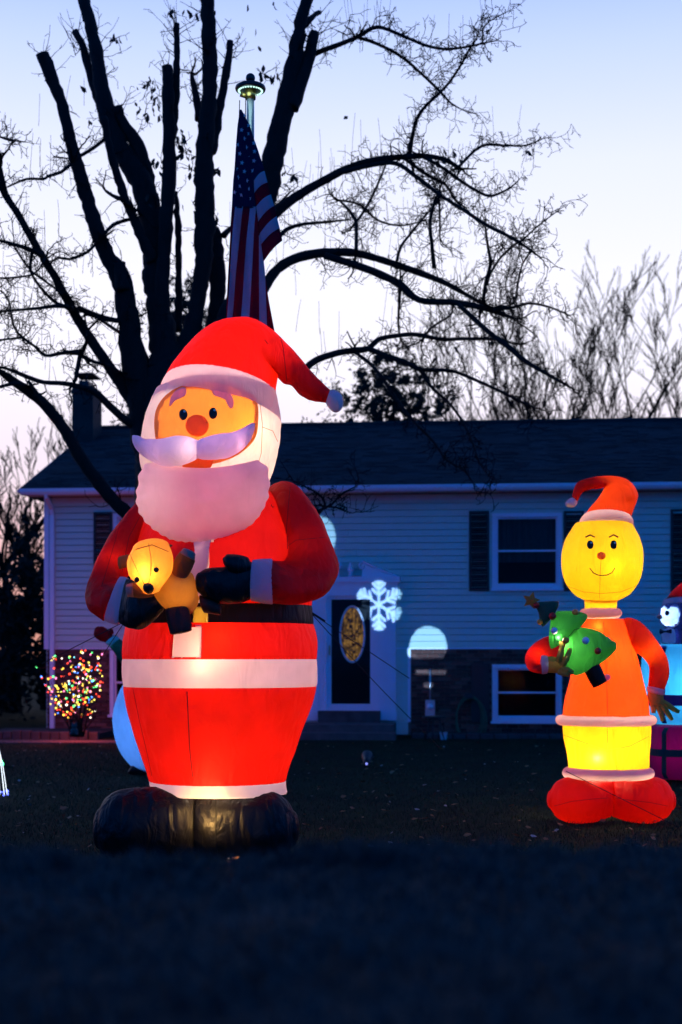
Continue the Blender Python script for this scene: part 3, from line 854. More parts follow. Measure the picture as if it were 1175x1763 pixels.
m = MB(); m.tube([(0, 0, .1), (.01, 0, .2), (-.01, .01, .27)], .01, 5); m.ball((-.01, .01, .28), .03); mk('stem', m.v, m.f, M['leaf'], root, local=True)
c = hl_(128, 1250, 1.5)
# ================================================================== BIG SANTA
D = 10.8
santa = thing('inflatable_santa', (W(380, 1470, D).x, D, gz(W(380, 1470, D).x, D)), 'giant glowing inflatable Santa in red coat with black mittens holding a teddy bear', 'inflatable figure')
# torso profile: (row, left, right)
TD = .86
prof = [(1366, 262, 495), (1345, 257, 493), (1300, 243, 506), (1250, 228, 524), (1215, 219, 536), (1182, 213, 546), (1158, 211, 547), (1135, 212, 547), (1105, 214, 546), (1075, 219, 541),
        (1043, 226, 538), (1000, 226, 537), (950, 230, 530), (900, 242, 512), (865, 262, 492), (840, 296, 462), (828, 330, 430)]
rows = [rp(l, y, r, y, D, TD) for y, l, r in prof]
def band(y0, y1, n=120, m=8, **k):
    """the piece of the torso between two rows, through the full profile so that neighbours meet edge to edge"""
    ks = [i for i, q in enumerate(prof) if y1 - .1 <= q[0] <= y0 + .1]
    a, b = ks[0], ks[-1]
    out = []
    for i in range(a, b):
        g = lambda j: rows[max(0, min(len(rows) - 1, j))]
        for t in range(m): out.append([cr(g(i - 1)[q], g(i)[q], g(i + 1)[q], g(i + 2)[q], t / m) for q in range(3)])
    out.append([Vector(q) for q in rows[b]])
    v, f = [], []
    for j, (c, A, B) in enumerate(out):
        e = min(j, len(out) - 1 - j)
        for i in range(n):
            th = 2 * PI * i / n; r = A * math.cos(th) + B * math.sin(th); p = c + r; rn = r.normalized()
            d_ = noise.noise(p * 4) * .010 + noise.noise(Vector((p.x * 13, p.y * 13, p.z * 5))) * .006
            d_ += .006 * math.sin(th * 46 + 4 * noise.noise(p * 5)) * math.exp(-e * .55) - .008 * math.exp(-e * .9)
            v.append(p + rn * d_)
    for j in range(len(out) - 1):
        for i in range(n): f.append((j * n + i, j * n + (i + 1) % n, (j + 1) * n + (i + 1) % n, (j + 1) * n + i))
    return v, f
def bandpart(name, y0, y1, mat, cuts=(), **k):
    v, f = band(y0, y1); t = bvh(v, f)
    f2 = cutmesh(v, f, cuts, back=D - .2) if cuts else f
    o = mk(name, v, f2, mat, santa); return o, t
V_ = lambda *a: list(a)
plk_lo = [(301, 1076), (347, 1076), (346, 1133), (296, 1133)]
o, t = bandpart('coat_skirt', 1345, 1182, M['red']); 
seam('seam', [(322, 1184), (324, 1230), (327, 1290), (332, 1338)], t, .004, M['seam'], santa)
seam('seam', [(229, 1184), (240, 1240), (252, 1290), (262, 1336)], t, .0022, M['seam'], santa)
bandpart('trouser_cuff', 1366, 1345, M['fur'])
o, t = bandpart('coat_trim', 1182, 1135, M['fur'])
o, tm_ = bandpart('coat_waist', 1135, 1075, M['red'], [shrink(plk_lo, .93)])
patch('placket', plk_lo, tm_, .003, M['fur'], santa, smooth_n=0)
buck = [(346, 1046), (404, 1046), (404, 1074), (346, 1074)]
o, t = bandpart('belt', 1075, 1043, M['belt'], [shrink([(333, 1045), (358, 1045), (358, 1073), (333, 1073)], .9)])
patch('buckle', [(330, 1045), (358, 1045), (358, 1074), (330, 1074)], t, .006, M['gold'], santa, smooth_n=0)
plk_up = [(333, 925), (366, 925), (352, 1042), (322, 1042)]
# upper coat with closed shoulders
v, f = band(1043, 828); tU = bvh(v, f)
n = 120; top = len(v) - n; v.append(sum((v[top + i] for i in range(n)), Vector()) / n + Vector((0, 0, .05))); f += [(top + i, top + (i + 1) % n, len(v) - 1) for i in range(n)]
mk('coat', v, cutmesh(v, f, [shrink(plk_up, .93)], back=D - .2), M['red'], santa)
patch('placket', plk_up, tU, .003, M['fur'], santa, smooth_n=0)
seam('seam', [(488, 848), (494, 900), (495, 945)], tU, .003, M['seam'], santa)
# arms
rings = [rp(452, 845, 474, 905, D, 1.15), rp(486, 829, 476, 925, D - .05, 1.0), rp(522, 846, 480, 940, D - .12, .9), rp(553, 893, 486, 955, D - .2, .9), rp(575, 945, 490, 962, D - .3, .8),
         rp(582, 985, 488, 966, D - .38, .8), rp(563, 1022, 482, 966, D - .5, .8), rp(520, 1040, 476, 966, D - .62, .8), rp(468, 1038, 468, 964, D - .72, .8)]
v, f = loft(rings, 64, 6, (.5, None), wr=.012, pucker=.003)
arm = mk('sleeve', v, f, M['red'], santa); ta = bvh(v, f)
for P_ in ([(500, 838), (496, 880), (492, 930)], [(482, 950), (510, 930), (560, 925)]): seam('seam', P_, ta, .0017, M['seam'], arm)
v, f = loft([rp(469, 1040, 468, 962, D - .72, .8), rp(452, 1039, 452, 962, D - .77, .82), rp(433, 1035, 436, 964, D - .82, .82)], 48, 4, (.15, .15), pucker=.002)
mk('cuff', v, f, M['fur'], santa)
v, f = loft([rp(434, 1032, 436, 968, D - .82, .8), rp(415, 1039, 415, 972, D - .86, .75), rp(385, 1041, 385, 977, D - .9, .7), rp(358, 1034, 358, 978, D - .92, .7), rp(343, 1020, 344, 986, D - .93, .7)], 48, 5, (None, .5), wr=.01, pucker=.003)
mit = mk('mitten', v, f, M['blk'], santa)
v, f = loft([rp(434, 985, 426, 960, D - .88, .9), rp(412, 990, 410, 956, D - .92, .9), rp(396, 985, 392, 955, D - .94, .9), rp(388, 974, 386, 960, D - .94, .9)], 32, 5, (.3, .5), wr=.006)
mk('thumb', v, f, M['blk'], mit)
rings = [rp(262, 850, 290, 900, D, 1.0), rp(236, 866, 268, 935, D - .05, .95), rp(206, 897, 245, 962, D - .12, .9), rp(180, 936, 226, 985, D - .22, .9), rp(160, 982, 212, 996, D - .35, .9),
         rp(149, 1022, 207, 1002, D - .48, .9), rp(155, 1050, 206, 1003, D - .56, .85), rp(178, 1069, 208, 996, D - .62, .6)]
v, f = loft(rings, 64, 6, (.5, None), wr=.012, pucker=.003)
arm = mk('sleeve', v, f, M['red'], santa); ta = bvh(v, f)
for P_ in ([(246, 880), (222, 925), (210, 985)], [(206, 905), (190, 960), (175, 1010)]): seam('seam', P_, ta, .0017, M['seam'], arm)
v, f = loft([rp(180, 1068, 207, 993, D - .63, .55), rp(193, 1074, 214, 993, D - .70, .6), rp(204, 1076, 221, 996, D - .76, .6)], 48, 4, (.15, .15), pucker=.002)
mk('cuff', v, f, M['fur'], santa)
v, f = loft([rp(205, 1072, 218, 998, D - .78, .6), rp(222, 1082, 230, 1000, D - .84, .7), rp(245, 1082, 248, 1006, D - .90, .7), rp(266, 1068, 266, 1015, D - .93, .7), rp(278, 1055, 278, 1025, D - .94, .7)], 48, 5, (None, .5), wr=.01, pucker=.003)
mk('mitten', v, f, M['blk'], santa)
# head: hood of white hair with the face sewn in
HD = D - .02
hp_ = [(872, 306, 418), (850, 272, 446), (820, 250, 466), (790, 243, 475), (755, 243, 481), (715, 252, 481), (692, 262, 479), (676, 270, 477)]
rings = [rp(l, y, r, y, HD, .88, tilt=6) for y, l, r in hp_]
v, f = loft(rings, 128, 8, (.3, None), wr=.012, pucker=0); th_ = bvh(v, f)
face = [(267, 742), (268, 712), (278, 690), (298, 672), (326, 661), (360, 658), (400, 664), (436, 682), (444, 700), (444, 728), (440, 752), (424, 772), (395, 790), (350, 800), (300, 790), (274, 768)]
mouth = [(317, 797), (330, 785), (352, 780), (366, 784), (364, 801), (346, 812), (324, 812)]
hood = mk('hair', v, cutmesh(v, f, [shrink(face, .93)], back=HD - .1), M['hair'], santa)
patch('face', face, th_, .005, M['skin'], santa, smooth_n=5, nr=8)
patch('mouth', mouth, th_, .030, M['nose'], santa, smooth_n=4)
patch('nose', [(340 + 19.5 * math.cos(a * PI / 8), 733 + 18.5 * math.sin(a * PI / 8)) for a in range(16)], th_, .010, M['nose'], santa, bulge=.035, smooth_n=2)
for cx_, cy_, k in ((316.5, 714, 1), (367, 712, 1)):
    e_ = patch('eye', [(cx_ + 7 * math.cos(a * PI / 6), cy_ + 9.5 * math.sin(a * PI / 6)) for a in range(12)], th_, .009, M['ink'], santa, bulge=.004, smooth_n=2, nr=2)
    patch('eye_highlight', [(cx_ + 2.5 + 2.1 * math.cos(a * PI / 4), cy_ - 5 + 2.1 * math.sin(a * PI / 4)) for a in range(8)], th_, .0155, M['wht'], e_, smooth_n=0, nr=1)
patch('eyebrow', [(293, 700), (295, 686), (302, 675), (314, 668), (321, 670), (320, 680), (311, 686), (302, 690)], th_, .009, M['brow'], santa, smooth_n=4)
patch('eyebrow', [(366, 672), (374, 667), (388, 670), (398, 680), (402, 692), (400, 703), (394, 701), (390, 690), (378, 684), (368, 680)], th_, .009, M['brow'], santa, smooth_n=4)
seam('seam', [(447, 690), (452, 730), (450, 780), (440, 815)], th_, .002, M['seamo'], hood)
seam('seam', [(452, 735), (470, 742), (478, 760)], th_, .002, M['seamo'], hood)
# beard
brd = [(808, 262, 446), (818, 246, 459), (838, 238, 464), (860, 236, 461), (882, 242, 450), (901, 254, 435), (917, 273, 415), (930, 297, 391), (937, 322, 364)]
v, f = loft([rp(l, y, r, y, D - .48, .42 if y < 925 else .5, tilt=0) for y, l, r in brd], 110, 6, (.08, .25), wr=.014, pucker=.0, ws=4)
# scalloped rim
v = [Vector(p) for p in v]
v2 = []
ccx = W(350, 860, D - .48)
for p in v:
    q = p - ccx; a = math.atan2(q.z, q.x); ed = min(1, math.hypot(q.x / .5, q.z / .36)) ** 6
    r_ = p + Vector((q.x, 0, q.z)).normalized() * ed * .008 * math.sin(a * 38) if q.length > .05 else p
    up_ = max(0, min(1, (q.z - .08) / .14)); v2.append(r_ + Vector((0, 0, up_ * (.085 * min(1, (q.x / .42) ** 2) - .02))))
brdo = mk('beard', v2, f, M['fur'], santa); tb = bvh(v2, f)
sp = [(452, 815), (463, 822), (462, 850), (456, 875), (444, 898), (425, 916), (398, 930), (370, 938)]
# moustache
def stache(pts, dd):
    v, f = loft([rp(x, a, x, b, d_, 1.0) for x, a, b, d_ in pts], 48, 6, (.5, .4), wr=.008, pucker=0); return v, f
v, f = stache([(340, 758, 789, D - .66), (322, 752, 798, D - .67), (300, 752, 803, D - .65), (275, 757, 801, D - .60), (252, 757, 789, D - .52), (236, 750, 774, D - .44), (229, 749, 762, D - .40)], 0)
mpo = [(303, 777), (306, 764), (318, 758), (331, 760), (334, 772), (330, 784), (312, 785)]
tst = bvh(v, f); mo = mk('moustache', v, f, M['stache'], santa)
v, f = stache([(338, 760, 788, D - .66), (352, 754, 791, D - .67), (375, 748, 790, D - .64), (398, 745, 786, D - .58), (418, 738, 774, D - .50), (432, 729, 756, D - .42), (438, 728, 740, D - .38)], 0)
mk('moustache', v, f, M['stache'], santa)
# hat
brim = [rp(274, 700, 480, 728, HD, .97, tilt=13), rp(274, 688, 480, 714, HD, 1.0, tilt=13), rp(279, 668, 479, 696, HD, .99, tilt=13), rp(286, 655, 477, 682, HD, .96, tilt=13)]
v, f = loft(brim, 110, 5, (None, None), wr=.006, pucker=.003, pk=50)
mk('hat_brim', v, f, M['fur'], santa)
hat = [rp(286, 656, 477, 683, HD, .95, tilt=13), rp(294, 638, 477, 668, HD, .95, tilt=11), rp(315, 607, 478, 655, HD, .93, tilt=8), rp(345, 574, 479, 648, HD, .90, tilt=4), rp(385, 551, 480, 648, HD, .88), rp(430, 548, 484, 655, HD, .85), rp(470, 568, 490, 661, HD, .85), rp(505, 603, 502, 664, HD, .85),
       rp(528, 630, 518, 679, HD, .9), rp(550, 654, 540, 690, HD, .9), rp(568, 671, 561, 693, HD, 1)]
v, f = loft(hat, 110, 7, (None, .2), wr=.010, pucker=0)
ho = mk('hat', v, f, M['red'], santa); t = bvh(v, f)
seam('seam', [(477, 560), (488, 600), (494, 655)], t, .0025, M['seam'], ho)

m = MB(); c = W(576, 690, HD)
m.ball(c, .078, 20, 14, (.82, .9, 1.12), Matrix.Rotation(R(-18), 3, 'Y'))
mk('pompom', [Vector(p) + (Vector(p) - c) * .12 * noise.noise(Vector(p) * 12) for p in m.v], m.f, M['hair'], santa)
# boots
BD = D - .22
v, f = loft([rp(172, 1392, 172, 1462, BD, .9), rp(182, 1374, 182, 1476, BD, .85), rp(205, 1362, 205, 1484, BD, .85), rp(250, 1357, 250, 1488, BD, .9), rp(300, 1358, 300, 1488, BD, .9), rp(326, 1359, 326, 1486, BD, .85), rp(337, 1364, 337, 1484, BD, .78)], 64, 6, (.35, .08), wr=.014, pucker=.006)
bt = mk('boot', v, f, M['blk'], santa)
v, f = loft([rp(339, 1364, 339, 1484, BD, .78), rp(350, 1359, 350, 1486, BD, .85), rp(378, 1357, 378, 1488, BD, .9), rp(425, 1357, 425, 1488, BD, .9), rp(468, 1363, 468, 1484, BD, .88), rp(494, 1378, 494, 1475, BD, .85), rp(506, 1396, 506, 1458, BD, .9)], 64, 6, (.08, .35), wr=.014, pucker=.006)
bt = mk('boot', v, f, M['blk'], santa); t = bvh(v, f)
tree_d = 10.2
seam('seam', [(370, 1364), (372, 1400), (371, 1440), (374, 1475)], t, .004, M['seamk'], bt)
tree_d = 10.4
# lamps inside; the moustache ones are added to brighten it
sc_ = 1.0
def sl(n_, px, py, dy, pw, col=WARM, size=.03): lamp(n_, W(px, py, D + dy), pw, col, santa, size)
sl('lamp', 352, 1145, -.51, 2.6, WARM, .03)
sl('lamp', 378, 1105, -.50, 4.5, WARM, .05)
sl('lamp', 362, 1318, -.36, 1.6, WARM, .04)
sl('lamp', 390, 1255, 0, 12, WHITE, .1)
sl('lamp', 350, 1066, -.52, .40, WARM, .03)
sl('lamp', 390, 1100, .05, 7, WHITE, .1)
sl('lamp', 385, 1310, -.1, 5, WHITE, .1)
sl('lamp', 390, 960, 0, 11, WHITE, .1)
sl('lamp', 345, 1035, -.48, .5, WARM, .03)
sl('lamp', 415, 745, -.24, 4.2, WARM, .05)
sl('lamp', 372, 690, 0, 9, WHITE, .08)
sl('lamp', 385, 780, 0, 10, WHITE, .08)
for bx_ in (285, 350, 415): sl('lamp', bx_, 858, -.40, 1.9, WHITE, .08)
sl('lamp', 350, 905, -.42, 1.2, WHITE, .08)
sl('lamp', 362, 1387, -.60, 7, (1, .55, .15), .010)
sl('lamp', 322, 1387, -.56, 1.4, (1, .55, .15), .010)
sl('lamp', 356, 1420, -.52, 2.6, (1, .55, .15), .02)
sl('lamp', 322, 772, -.70, .9, (1, .75, .6), .02)  # this and the next three: added lamps for the moustache's pink centre
sl('lamp', 285, 779, -.60, .45, (1, .6, .6), .03)
sl('lamp', 370, 771, -.62, .4, (1, .6, .6), .03)
sl('lamp', 405, 764, -.55, .45, (1, .6, .6), .03)
sl('lamp', 530, 950, -.28, .3, WHITE, .05)
sl('lamp', 195, 970, -.28, .4, WHITE, .05)
sl('lamp', 420, 610, 0, 3.0, WHITE, .06)
# tethers
def tether(a, b, par, sag=.08, r=.0035):
    pts = [a.lerp(b, k / 12) - Vector((0, 0, sag * math.sin(PI * k / 12))) for k in range(13)]
    m = MB(); m.tube(pts, r, 5); return m.obj('tether', M['rope'], par, smooth=True)
tether(W(538, 1057, D), W(705, 1168, D - .2), santa, .0); tether(W(536, 1056, D), W(760, 1290, 11.8), santa, .02)
m = MB(); m.tube([W(538, 1056, D), W(560, 1070, D - .02)], .009, 6); m.obj('tether_loop', M['rope'], santa, smooth=True)
a = W(215, 1070, D); g = Vector((-3.6, 12.2, gz(-3.6, 12.2)))
tether(a, W(72, 1143, 11.4), santa, .0); tether(a, W(150, 1170, 12.5), santa, .0)

# ================================================================== TEDDY BEAR in Santa's arm
BZ = D - 1.12
bear = thing('teddy_bear', W(290, 1040, BZ), "small glowing tan teddy bear held in the giant Santa's mittens, head tilted down", 'inflatable bear')
def blob(name, rings, mat, par, n=40, m=5, cap=(.5, .5), wr=.005, **k):
    v, f = loft(rings, n, m, cap, wr=wr, **k); return mk(name, v, f, mat, par), bvh(v, f)
blob('body', [rp(262, 1020, 300, 975, BZ + .16, .9), rp(275, 1040, 328, 985, BZ + .16, .85), rp(298, 1056, 337, 1002, BZ + .18, .85), rp(320, 1058, 341, 1025, BZ + .2, .85)], M['bearb2'] if 'bearb2' in M else M['bear'], bear)
tree_d = BZ
hd, t = blob('head', [rp(228, 946, 292, 941, BZ + .02, .95), rp(219, 966, 298, 960, BZ, .95), rp(222, 990, 296, 984, BZ - .02, .95), rp(236, 1006, 286, 1000, BZ - .03, .95), rp(246, 1018, 276, 1014, BZ - .04, .9)], M['bear'], bear, cap=(.55, .5))
seam('seam', [(256, 936), (260, 960), (260, 985), (255, 1008)], t, .003, M['seamo'], hd)
seam('seam', [(222, 950), (238, 985), (252, 1012)], t, .003, M['seamo'], hd)
seam('seam', [(234, 946), (262, 938), (290, 950)], t, .003, M['seamo'], hd)
for x, y in ((236, 998), (269, 981)):
    e_ = patch('eye', [(x + 4.4 * math.cos(a * PI / 5), y + 4.6 * math.sin(a * PI / 5)) for a in range(10)], t, .005, M['ink'], bear, bulge=.012, smooth_n=2, nr=3)
patch('nose', [(248, 1006), (257, 1004), (264, 1009), (263, 1018), (255, 1021), (248, 1015)], t, .008, M['ink'], bear, bulge=.018, smooth_n=3, nr=3)
blob('ear', [rp(264, 944, 280, 936, BZ + .05, .6), rp(272, 948, 296, 938, BZ + .05, .6)], M['bearb'], bear, m=4)
blob('ear', [rp(222, 955, 220, 975, BZ + .06, .5), rp(206, 958, 208, 980, BZ + .06, .5)], M['bear'], bear, m=4)
a_, _ = blob('arm', [rp(292, 990, 312, 1010, BZ + .12, .9), rp(300, 965, 328, 985, BZ + .06, .9), rp(310, 950, 336, 968, BZ + .02, .9)], M['bearb'], bear)
blob('paw', [rp(310, 952, 336, 966, BZ + .01, .9), rp(315, 945, 337, 955, BZ - .01, .8)], M['beard_'], a_, m=3, cap=(.1, .35))
a_, _ = blob('arm', [rp(262, 1004, 262, 1028, BZ + .08, .9), rp(244, 1004, 246, 1030, BZ + .04, .9), rp(226, 1003, 228, 1028, BZ + .01, .9)], M['bearb'], bear)
blob('paw', [rp(229, 1004, 230, 1028, BZ + .0, .9), rp(219, 1006, 221, 1027, BZ - .02, .8)], M['beard_'], a_, m=3, cap=(.1, .35))
blob('leg', [rp(285, 1050, 322, 1040, BZ + .16, .9), rp(288, 1072, 328, 1064, BZ + .13, .9), rp(293, 1092, 330, 1085, BZ + .12, .9)], M['bearl'], bear, cap=(.3, .15))
blob('leg', [rp(345, 1025, 352, 1055, BZ + .22, .9), rp(362, 1030, 366, 1058, BZ + .2, .9), rp(378, 1040, 378, 1060, BZ + .2, .9)], M['bearl'], bear, cap=(.3, .4))
lamp('lamp', W(252, 986, BZ - .105), 2.4, WARM, bear, .010)
lamp('lamp', W(256, 972, BZ + .0), 1.7, WARM, bear, .02)
lamp('lamp', W(305, 1020, BZ + .14), .6, WARM, bear, .03)

# ================================================================== YELLOW FIGURE in the red coat (a plain holiday elf)
G = 12.9
elf = thing('inflatable_elf', (W(1045, 1417, G).x, G, gz(4, G)), 'glowing inflatable figure with yellow face, red hat and orange red coat, holding a green tree', 'inflatable figure')
tree_d = G
def bnd(name, pr, mat, par, d, n=96, b=.85, cap=(None, None), cuts=None, **k):
    v, f = loft([rp(l, y, r, y, d, b) for y, l, r in pr], n, 6, cap, **k); t = bvh(v, f)
    if cuts: f = cutmesh(v, f, cuts, back=d - .05)
    return mk(name, v, f, mat, par), t
coat, tc_ = bnd('coat', [(1234, 970, 1118), (1200, 975, 1114), (1160, 984, 1104), (1120, 994, 1094), (1085, 1000, 1084), (1066, 1004, 1074)], M['orr'], elf, G, wr=.008, pucker=.003)
seam('seam', [(1040, 1070), (1043, 1120), (1045, 1170), (1047, 1232)], tc_, .0025, M['seam'], coat)
m = MB()
for y in (1103, 1167):
    p = hit(1046, y, tc_, .01); m2 = MB(); m2.ball(p, .03, 14, 8, (1, .5, 1)); mk('button', m2.v, m2.f, M['fur'], elf)
def roll(name, y, l, r, hh, d, mat, par, b=.85, n=96, tilt=0):
    """a stuffed fur roll around the body"""
    c, A, B = rp(l, y, r, y, d, b, tilt); rr = hh / F * d / 2; v, f = [], []
    for i in range(n):
        th = 2 * PI * i / n; o_ = A * math.cos(th) + B * math.sin(th); p = c + o_; o_ = o_.normalized()
        r2 = rr * (1 + .10 * noise.noise(p * 9))
        for k in range(13):
            a = R(-115 + 230 * k / 12); v.append(p + o_ * (math.cos(a) * r2 - rr * .45) + Vector((0, 0, 1)) * math.sin(a) * r2)
    f = [(i * 13 + k, ((i + 1) % n) * 13 + k, ((i + 1) % n) * 13 + k + 1, i * 13 + k + 1) for i in range(n) for k in range(12)]
    return mk(name, v, f, mat, par)
roll('coat_hem', 1240, 962, 1126, 17, G, M['fur'], elf)
legs, tl = bnd('trousers', [(1323, 980, 1117), (1300, 977, 1118), (1270, 972, 1120), (1247, 970, 1121)], M['yel'], elf, G, b=.8, wr=.008, pucker=.003)
seam('seam', [(1046, 1250), (1047, 1290), (1049, 1322)], tl, .002, M['seamo'], legs)
seam('seam', [(972, 1266), (1010, 1280), (1046, 1292), (1085, 1285), (1118, 1268)], tl, .002, M['seamo'], legs)
roll('ankle_trim', 1331, 974, 1122, 19, G - .02, M['fur'], elf)
for q in (-1, 1):
    if q < 0: rg_ = [rp(948, 1362, 948, 1392, G - .1, .9), rp(960, 1345, 960, 1408, G - .1, .9), rp(985, 1338, 985, 1417, G - .12, .95), rp(1020, 1336, 1020, 1416, G - .12, .95), rp(1050, 1340, 1050, 1406, G - .1, .9)]
    else: rg_ = [rp(1158, 1362, 1158, 1394, G - .1, .9), rp(1147, 1345, 1147, 1408, G - .1, .9), rp(1122, 1338, 1122, 1418, G - .12, .95), rp(1085, 1336, 1085, 1416, G - .12, .95), rp(1056, 1340, 1056, 1406, G - .1, .9)]
    o, t = blob('boot', rg_, M['orr'] if 0 else M['red'], elf, n=56, m=6, cap=(.4, .15), wr=.01, pucker=.004)
    if q < 0: seam('seam', [(955, 1388), (985, 1380), (1020, 1376), (1048, 1374)], t, .002, M['seam'], o); 
    else: seam('seam', [(1060, 1374), (1085, 1378), (1120, 1382), (1150, 1388)], t, .002, M['seam'], o)
collar = roll('collar', 1056, 1003, 1067, 17, G - .02, M['fur'], elf, .9)
v, f = loft([rp(1008, 1064, 1062, 1064, G, .9), rp(1008, 1045, 1062, 1045, G, .9), rp(1006, 1030, 1064, 1030, G, .9)], 64, 5, (None, None)); mk('neck', v, f, M['yel'], elf)
hv = [(1035, 1012, 1062), (1024, 991, 1084), (1004, 976, 1099), (980, 969, 1106), (955, 968, 1107), (930, 974, 1102), (908, 986, 1092), (900, 992, 1088)]
v, f = loft([rp(l, y, r, y, G - .03, .88) for y, l, r in hv], 96, 6, (.3, None), wr=.006)
head = mk('head', v, f, M['yel'], elf); th2 = bvh(v, f)
tree_d = G
seam('seam', [(1036, 958), (1034, 990), (1033, 1030)], th2, .002, M['seamo'], head)
seam('seam', [(975, 1008), (1005, 1019), (1035, 1022), (1070, 1019), (1102, 1006)], th2, .002, M['seamo'], head)
for x in (1017, 1057):
    e_ = patch('eye', [(x + 5.5 * math.cos(a * PI / 6), 938 + 7.5 * math.sin(a * PI / 6)) for a in range(12)], th2, .004, M['ink'], elf, bulge=.004, smooth_n=2, nr=2)
    patch('eye_highlight', [(x + 2 + 1.7 * math.cos(a * PI / 4), 935 + 1.7 * math.sin(a * PI / 4)) for a in range(8)], th2, .0105, M['wht'], e_, smooth_n=0, nr=1)
    s_ = -1 if x < 1035 else 1
    seam('eyebrow', [(x - 8, 925), (x, 921), (x + 8, 925)], th2, .007, M['seamo'], elf)
patch('nose', [(1036 + 7.5 * math.cos(a * PI / 6), 957 + 6.5 * math.sin(a * PI / 6)) for a in range(12)], th2, .004, M['nose'], elf, bulge=.03, smooth_n=2, nr=4)
seam('smile', [(1016, 978), (1022, 986), (1030, 990), (1038, 991), (1046, 990), (1054, 986), (1060, 977)], th2, .0045, M['ink'], elf)
# hat
v, f = loft([rp(1001, 908, 1084, 912, G - .03, .9, tilt=12), rp(998, 902, 1090, 907, G - .03, .95, tilt=12), rp(1000, 893, 1090, 898, G - .03, .98, tilt=12), rp(1006, 886, 1086, 891, G - .03, .90, tilt=12)], 80, 5, (None, None), wr=.006, pucker=.002)
mk('hat_brim', v, f, M['fur'], elf)
v, f = loft([rp(1008, 886, 1087, 891, G - .03, .9, tilt=10), rp(1018, 872, 1092, 876, G - .03, .9, tilt=8), rp(1030, 858, 1099, 852, G - .03, .9), rp(1038, 846, 1088, 832, G - .03, .9), rp(1040, 840, 1068, 821, G - .03, .8), rp(1033, 842, 1040, 819, G - .03, .9), rp(1018, 843, 1008, 824, G - .03, .9),
             rp(1003, 849, 993, 833, G - .03, .9), rp(995, 862, 986, 854, G - .03, 1)], 64, 6, (None, .3), wr=.007)
ho = mk('hat', v, f, M['orr'], elf)
m = MB(); c = W(984, 866, G - .03); m.ball(c, .052, 16, 10, (1, 1, .9)); mk('pompom', [Vector(p) + (Vector(p) - c) * .3 * noise.noise(Vector(p) * 20) for p in m.v], m.f, M['hair'], elf)
# arms
v, f = loft([rp(1066, 1070, 1072, 1100, G, .9), rp(1084, 1064, 1082, 1118, G - .02, .85), rp(1106, 1074, 1092, 1122, G - .04, .8), rp(1130, 1102, 1108, 1132, G - .05, .85), rp(1148, 1130, 1118, 1146, G - .06, .85), rp(1153, 1160, 1119, 1160, G - .08, .85), rp(1144, 1188, 1117, 1186, G - .1, .9)], 48, 6, (.4, None), wr=.008, pucker=.002)
mk('sleeve', v, f, M['orr'], elf)
v, f = loft([rp(1146, 1190, 1115, 1183, G - .1, .95), rp(1144, 1196, 1115, 1189, G - .1, .95)], 40, 4, (.25, .25)); mk('cuff', v, f, M['beard_'] if 0 else M['fur'], elf)
v, f = loft([rp(1117, 1190, 1142, 1194, G - .1, .7), rp(1116, 1203, 1143, 1203, G - .1, .7), rp(1120, 1212, 1144, 1212, G - .1, .6)], 32, 5, (.2, .4), wr=.004); gl = mk('glove', v, f, M['glove'], elf)
for pts in ([(1136, 1206, 5.5), (1150, 1214, 5), (1162, 1222, 4.2), (1170, 1226, 3)], [(1136, 1210, 5.5), (1146, 1222, 5), (1154, 1233, 4), (1158, 1240, 3)], [(1132, 1212, 5), (1138, 1226, 4.6), (1141, 1236, 4), (1141, 1242, 3)], [(1124, 1210, 5), (1126, 1220, 4.5), (1126, 1228, 3.5)]):
    m = MB(); m.tube([W(a, b, G - .1) for a, b, c_ in pts], [c_ / F * G for a, b, c_ in pts], 8); mk('finger', m.v, m.f, M['glove'], gl)
v, f = loft([rp(1000, 1076, 1008, 1110, G, .9), rp(975, 1090, 985, 1125, G - .12, .9), rp(940, 1097, 962, 1140, G - .22, .9), rp(915, 1113, 945, 1150, G - .3, .9), rp(905, 1135, 936, 1150, G - .36, .8), rp(912, 1155, 935, 1140, G - .42, .8), rp(935, 1161, 936, 1130, G - .5, .8)], 48, 6, (.4, None), wr=.008, pucker=.002)
mk('sleeve', v, f, M['red'], elf)
v, f = loft([rp(934, 1161, 934, 1128, G - .5, .8), rp(942, 1160, 942, 1129, G - .52, .8)], 40, 4, (.2, .2)); mk('cuff', v, f, M['fur'], elf)
v, f = loft([rp(942, 1158, 942, 1131, G - .52, .7), rp(955, 1159, 955, 1131, G - .55, .7), rp(970, 1158, 970, 1136, G - .58, .6)], 32, 5, (.2, .4), wr=.004); gl = mk('glove', v, f, M['glove'], elf)
for pts in ([(962, 1140, 5.5), (966, 1126, 5), (968, 1112, 4), (967, 1104, 3)], [(968, 1146, 5.5), (976, 1134, 5), (981, 1122, 4), (982, 1116, 3)], [(968, 1152, 5.5), (978, 1154, 5), (986, 1158, 4), (988, 1158, 3)], [(962, 1156, 5), (972, 1160, 4.6), (980, 1162, 3.5)]):
    m = MB(); m.tube([W(a, b, G - .72) for a, b, c_ in pts], [c_ / F * G for a, b, c_ in pts], 8); mk('finger', m.v, m.f, M['glove'], gl)
def gl_(px, py, dy, pw, size=.03, col=WARM, par=None): lamp('lamp', W(px, py, G + dy), pw, col, par or elf, size)
YW = (1.0, .80, .50)
gl_(1030, 1305, -.25, 6.5, .012, YW); gl_(1046, 1288, .02, 15, .08, YW)
gl_(1032, 1080, -.13, .9, .012, YW); gl_(1044, 1130, .0, 9, .06, YW); gl_(1046, 1195, .05, 7, .06, YW)
gl_(1055, 975, -.29, .4, .012, YW); gl_(1040, 965, .0, 12, .08, YW)
gl_(1055, 862, 0, 1.0, .04, YW); gl_(1120, 1120, -.04, .9, .04, YW); gl_(925, 1130, -.36, .6, .03, YW)
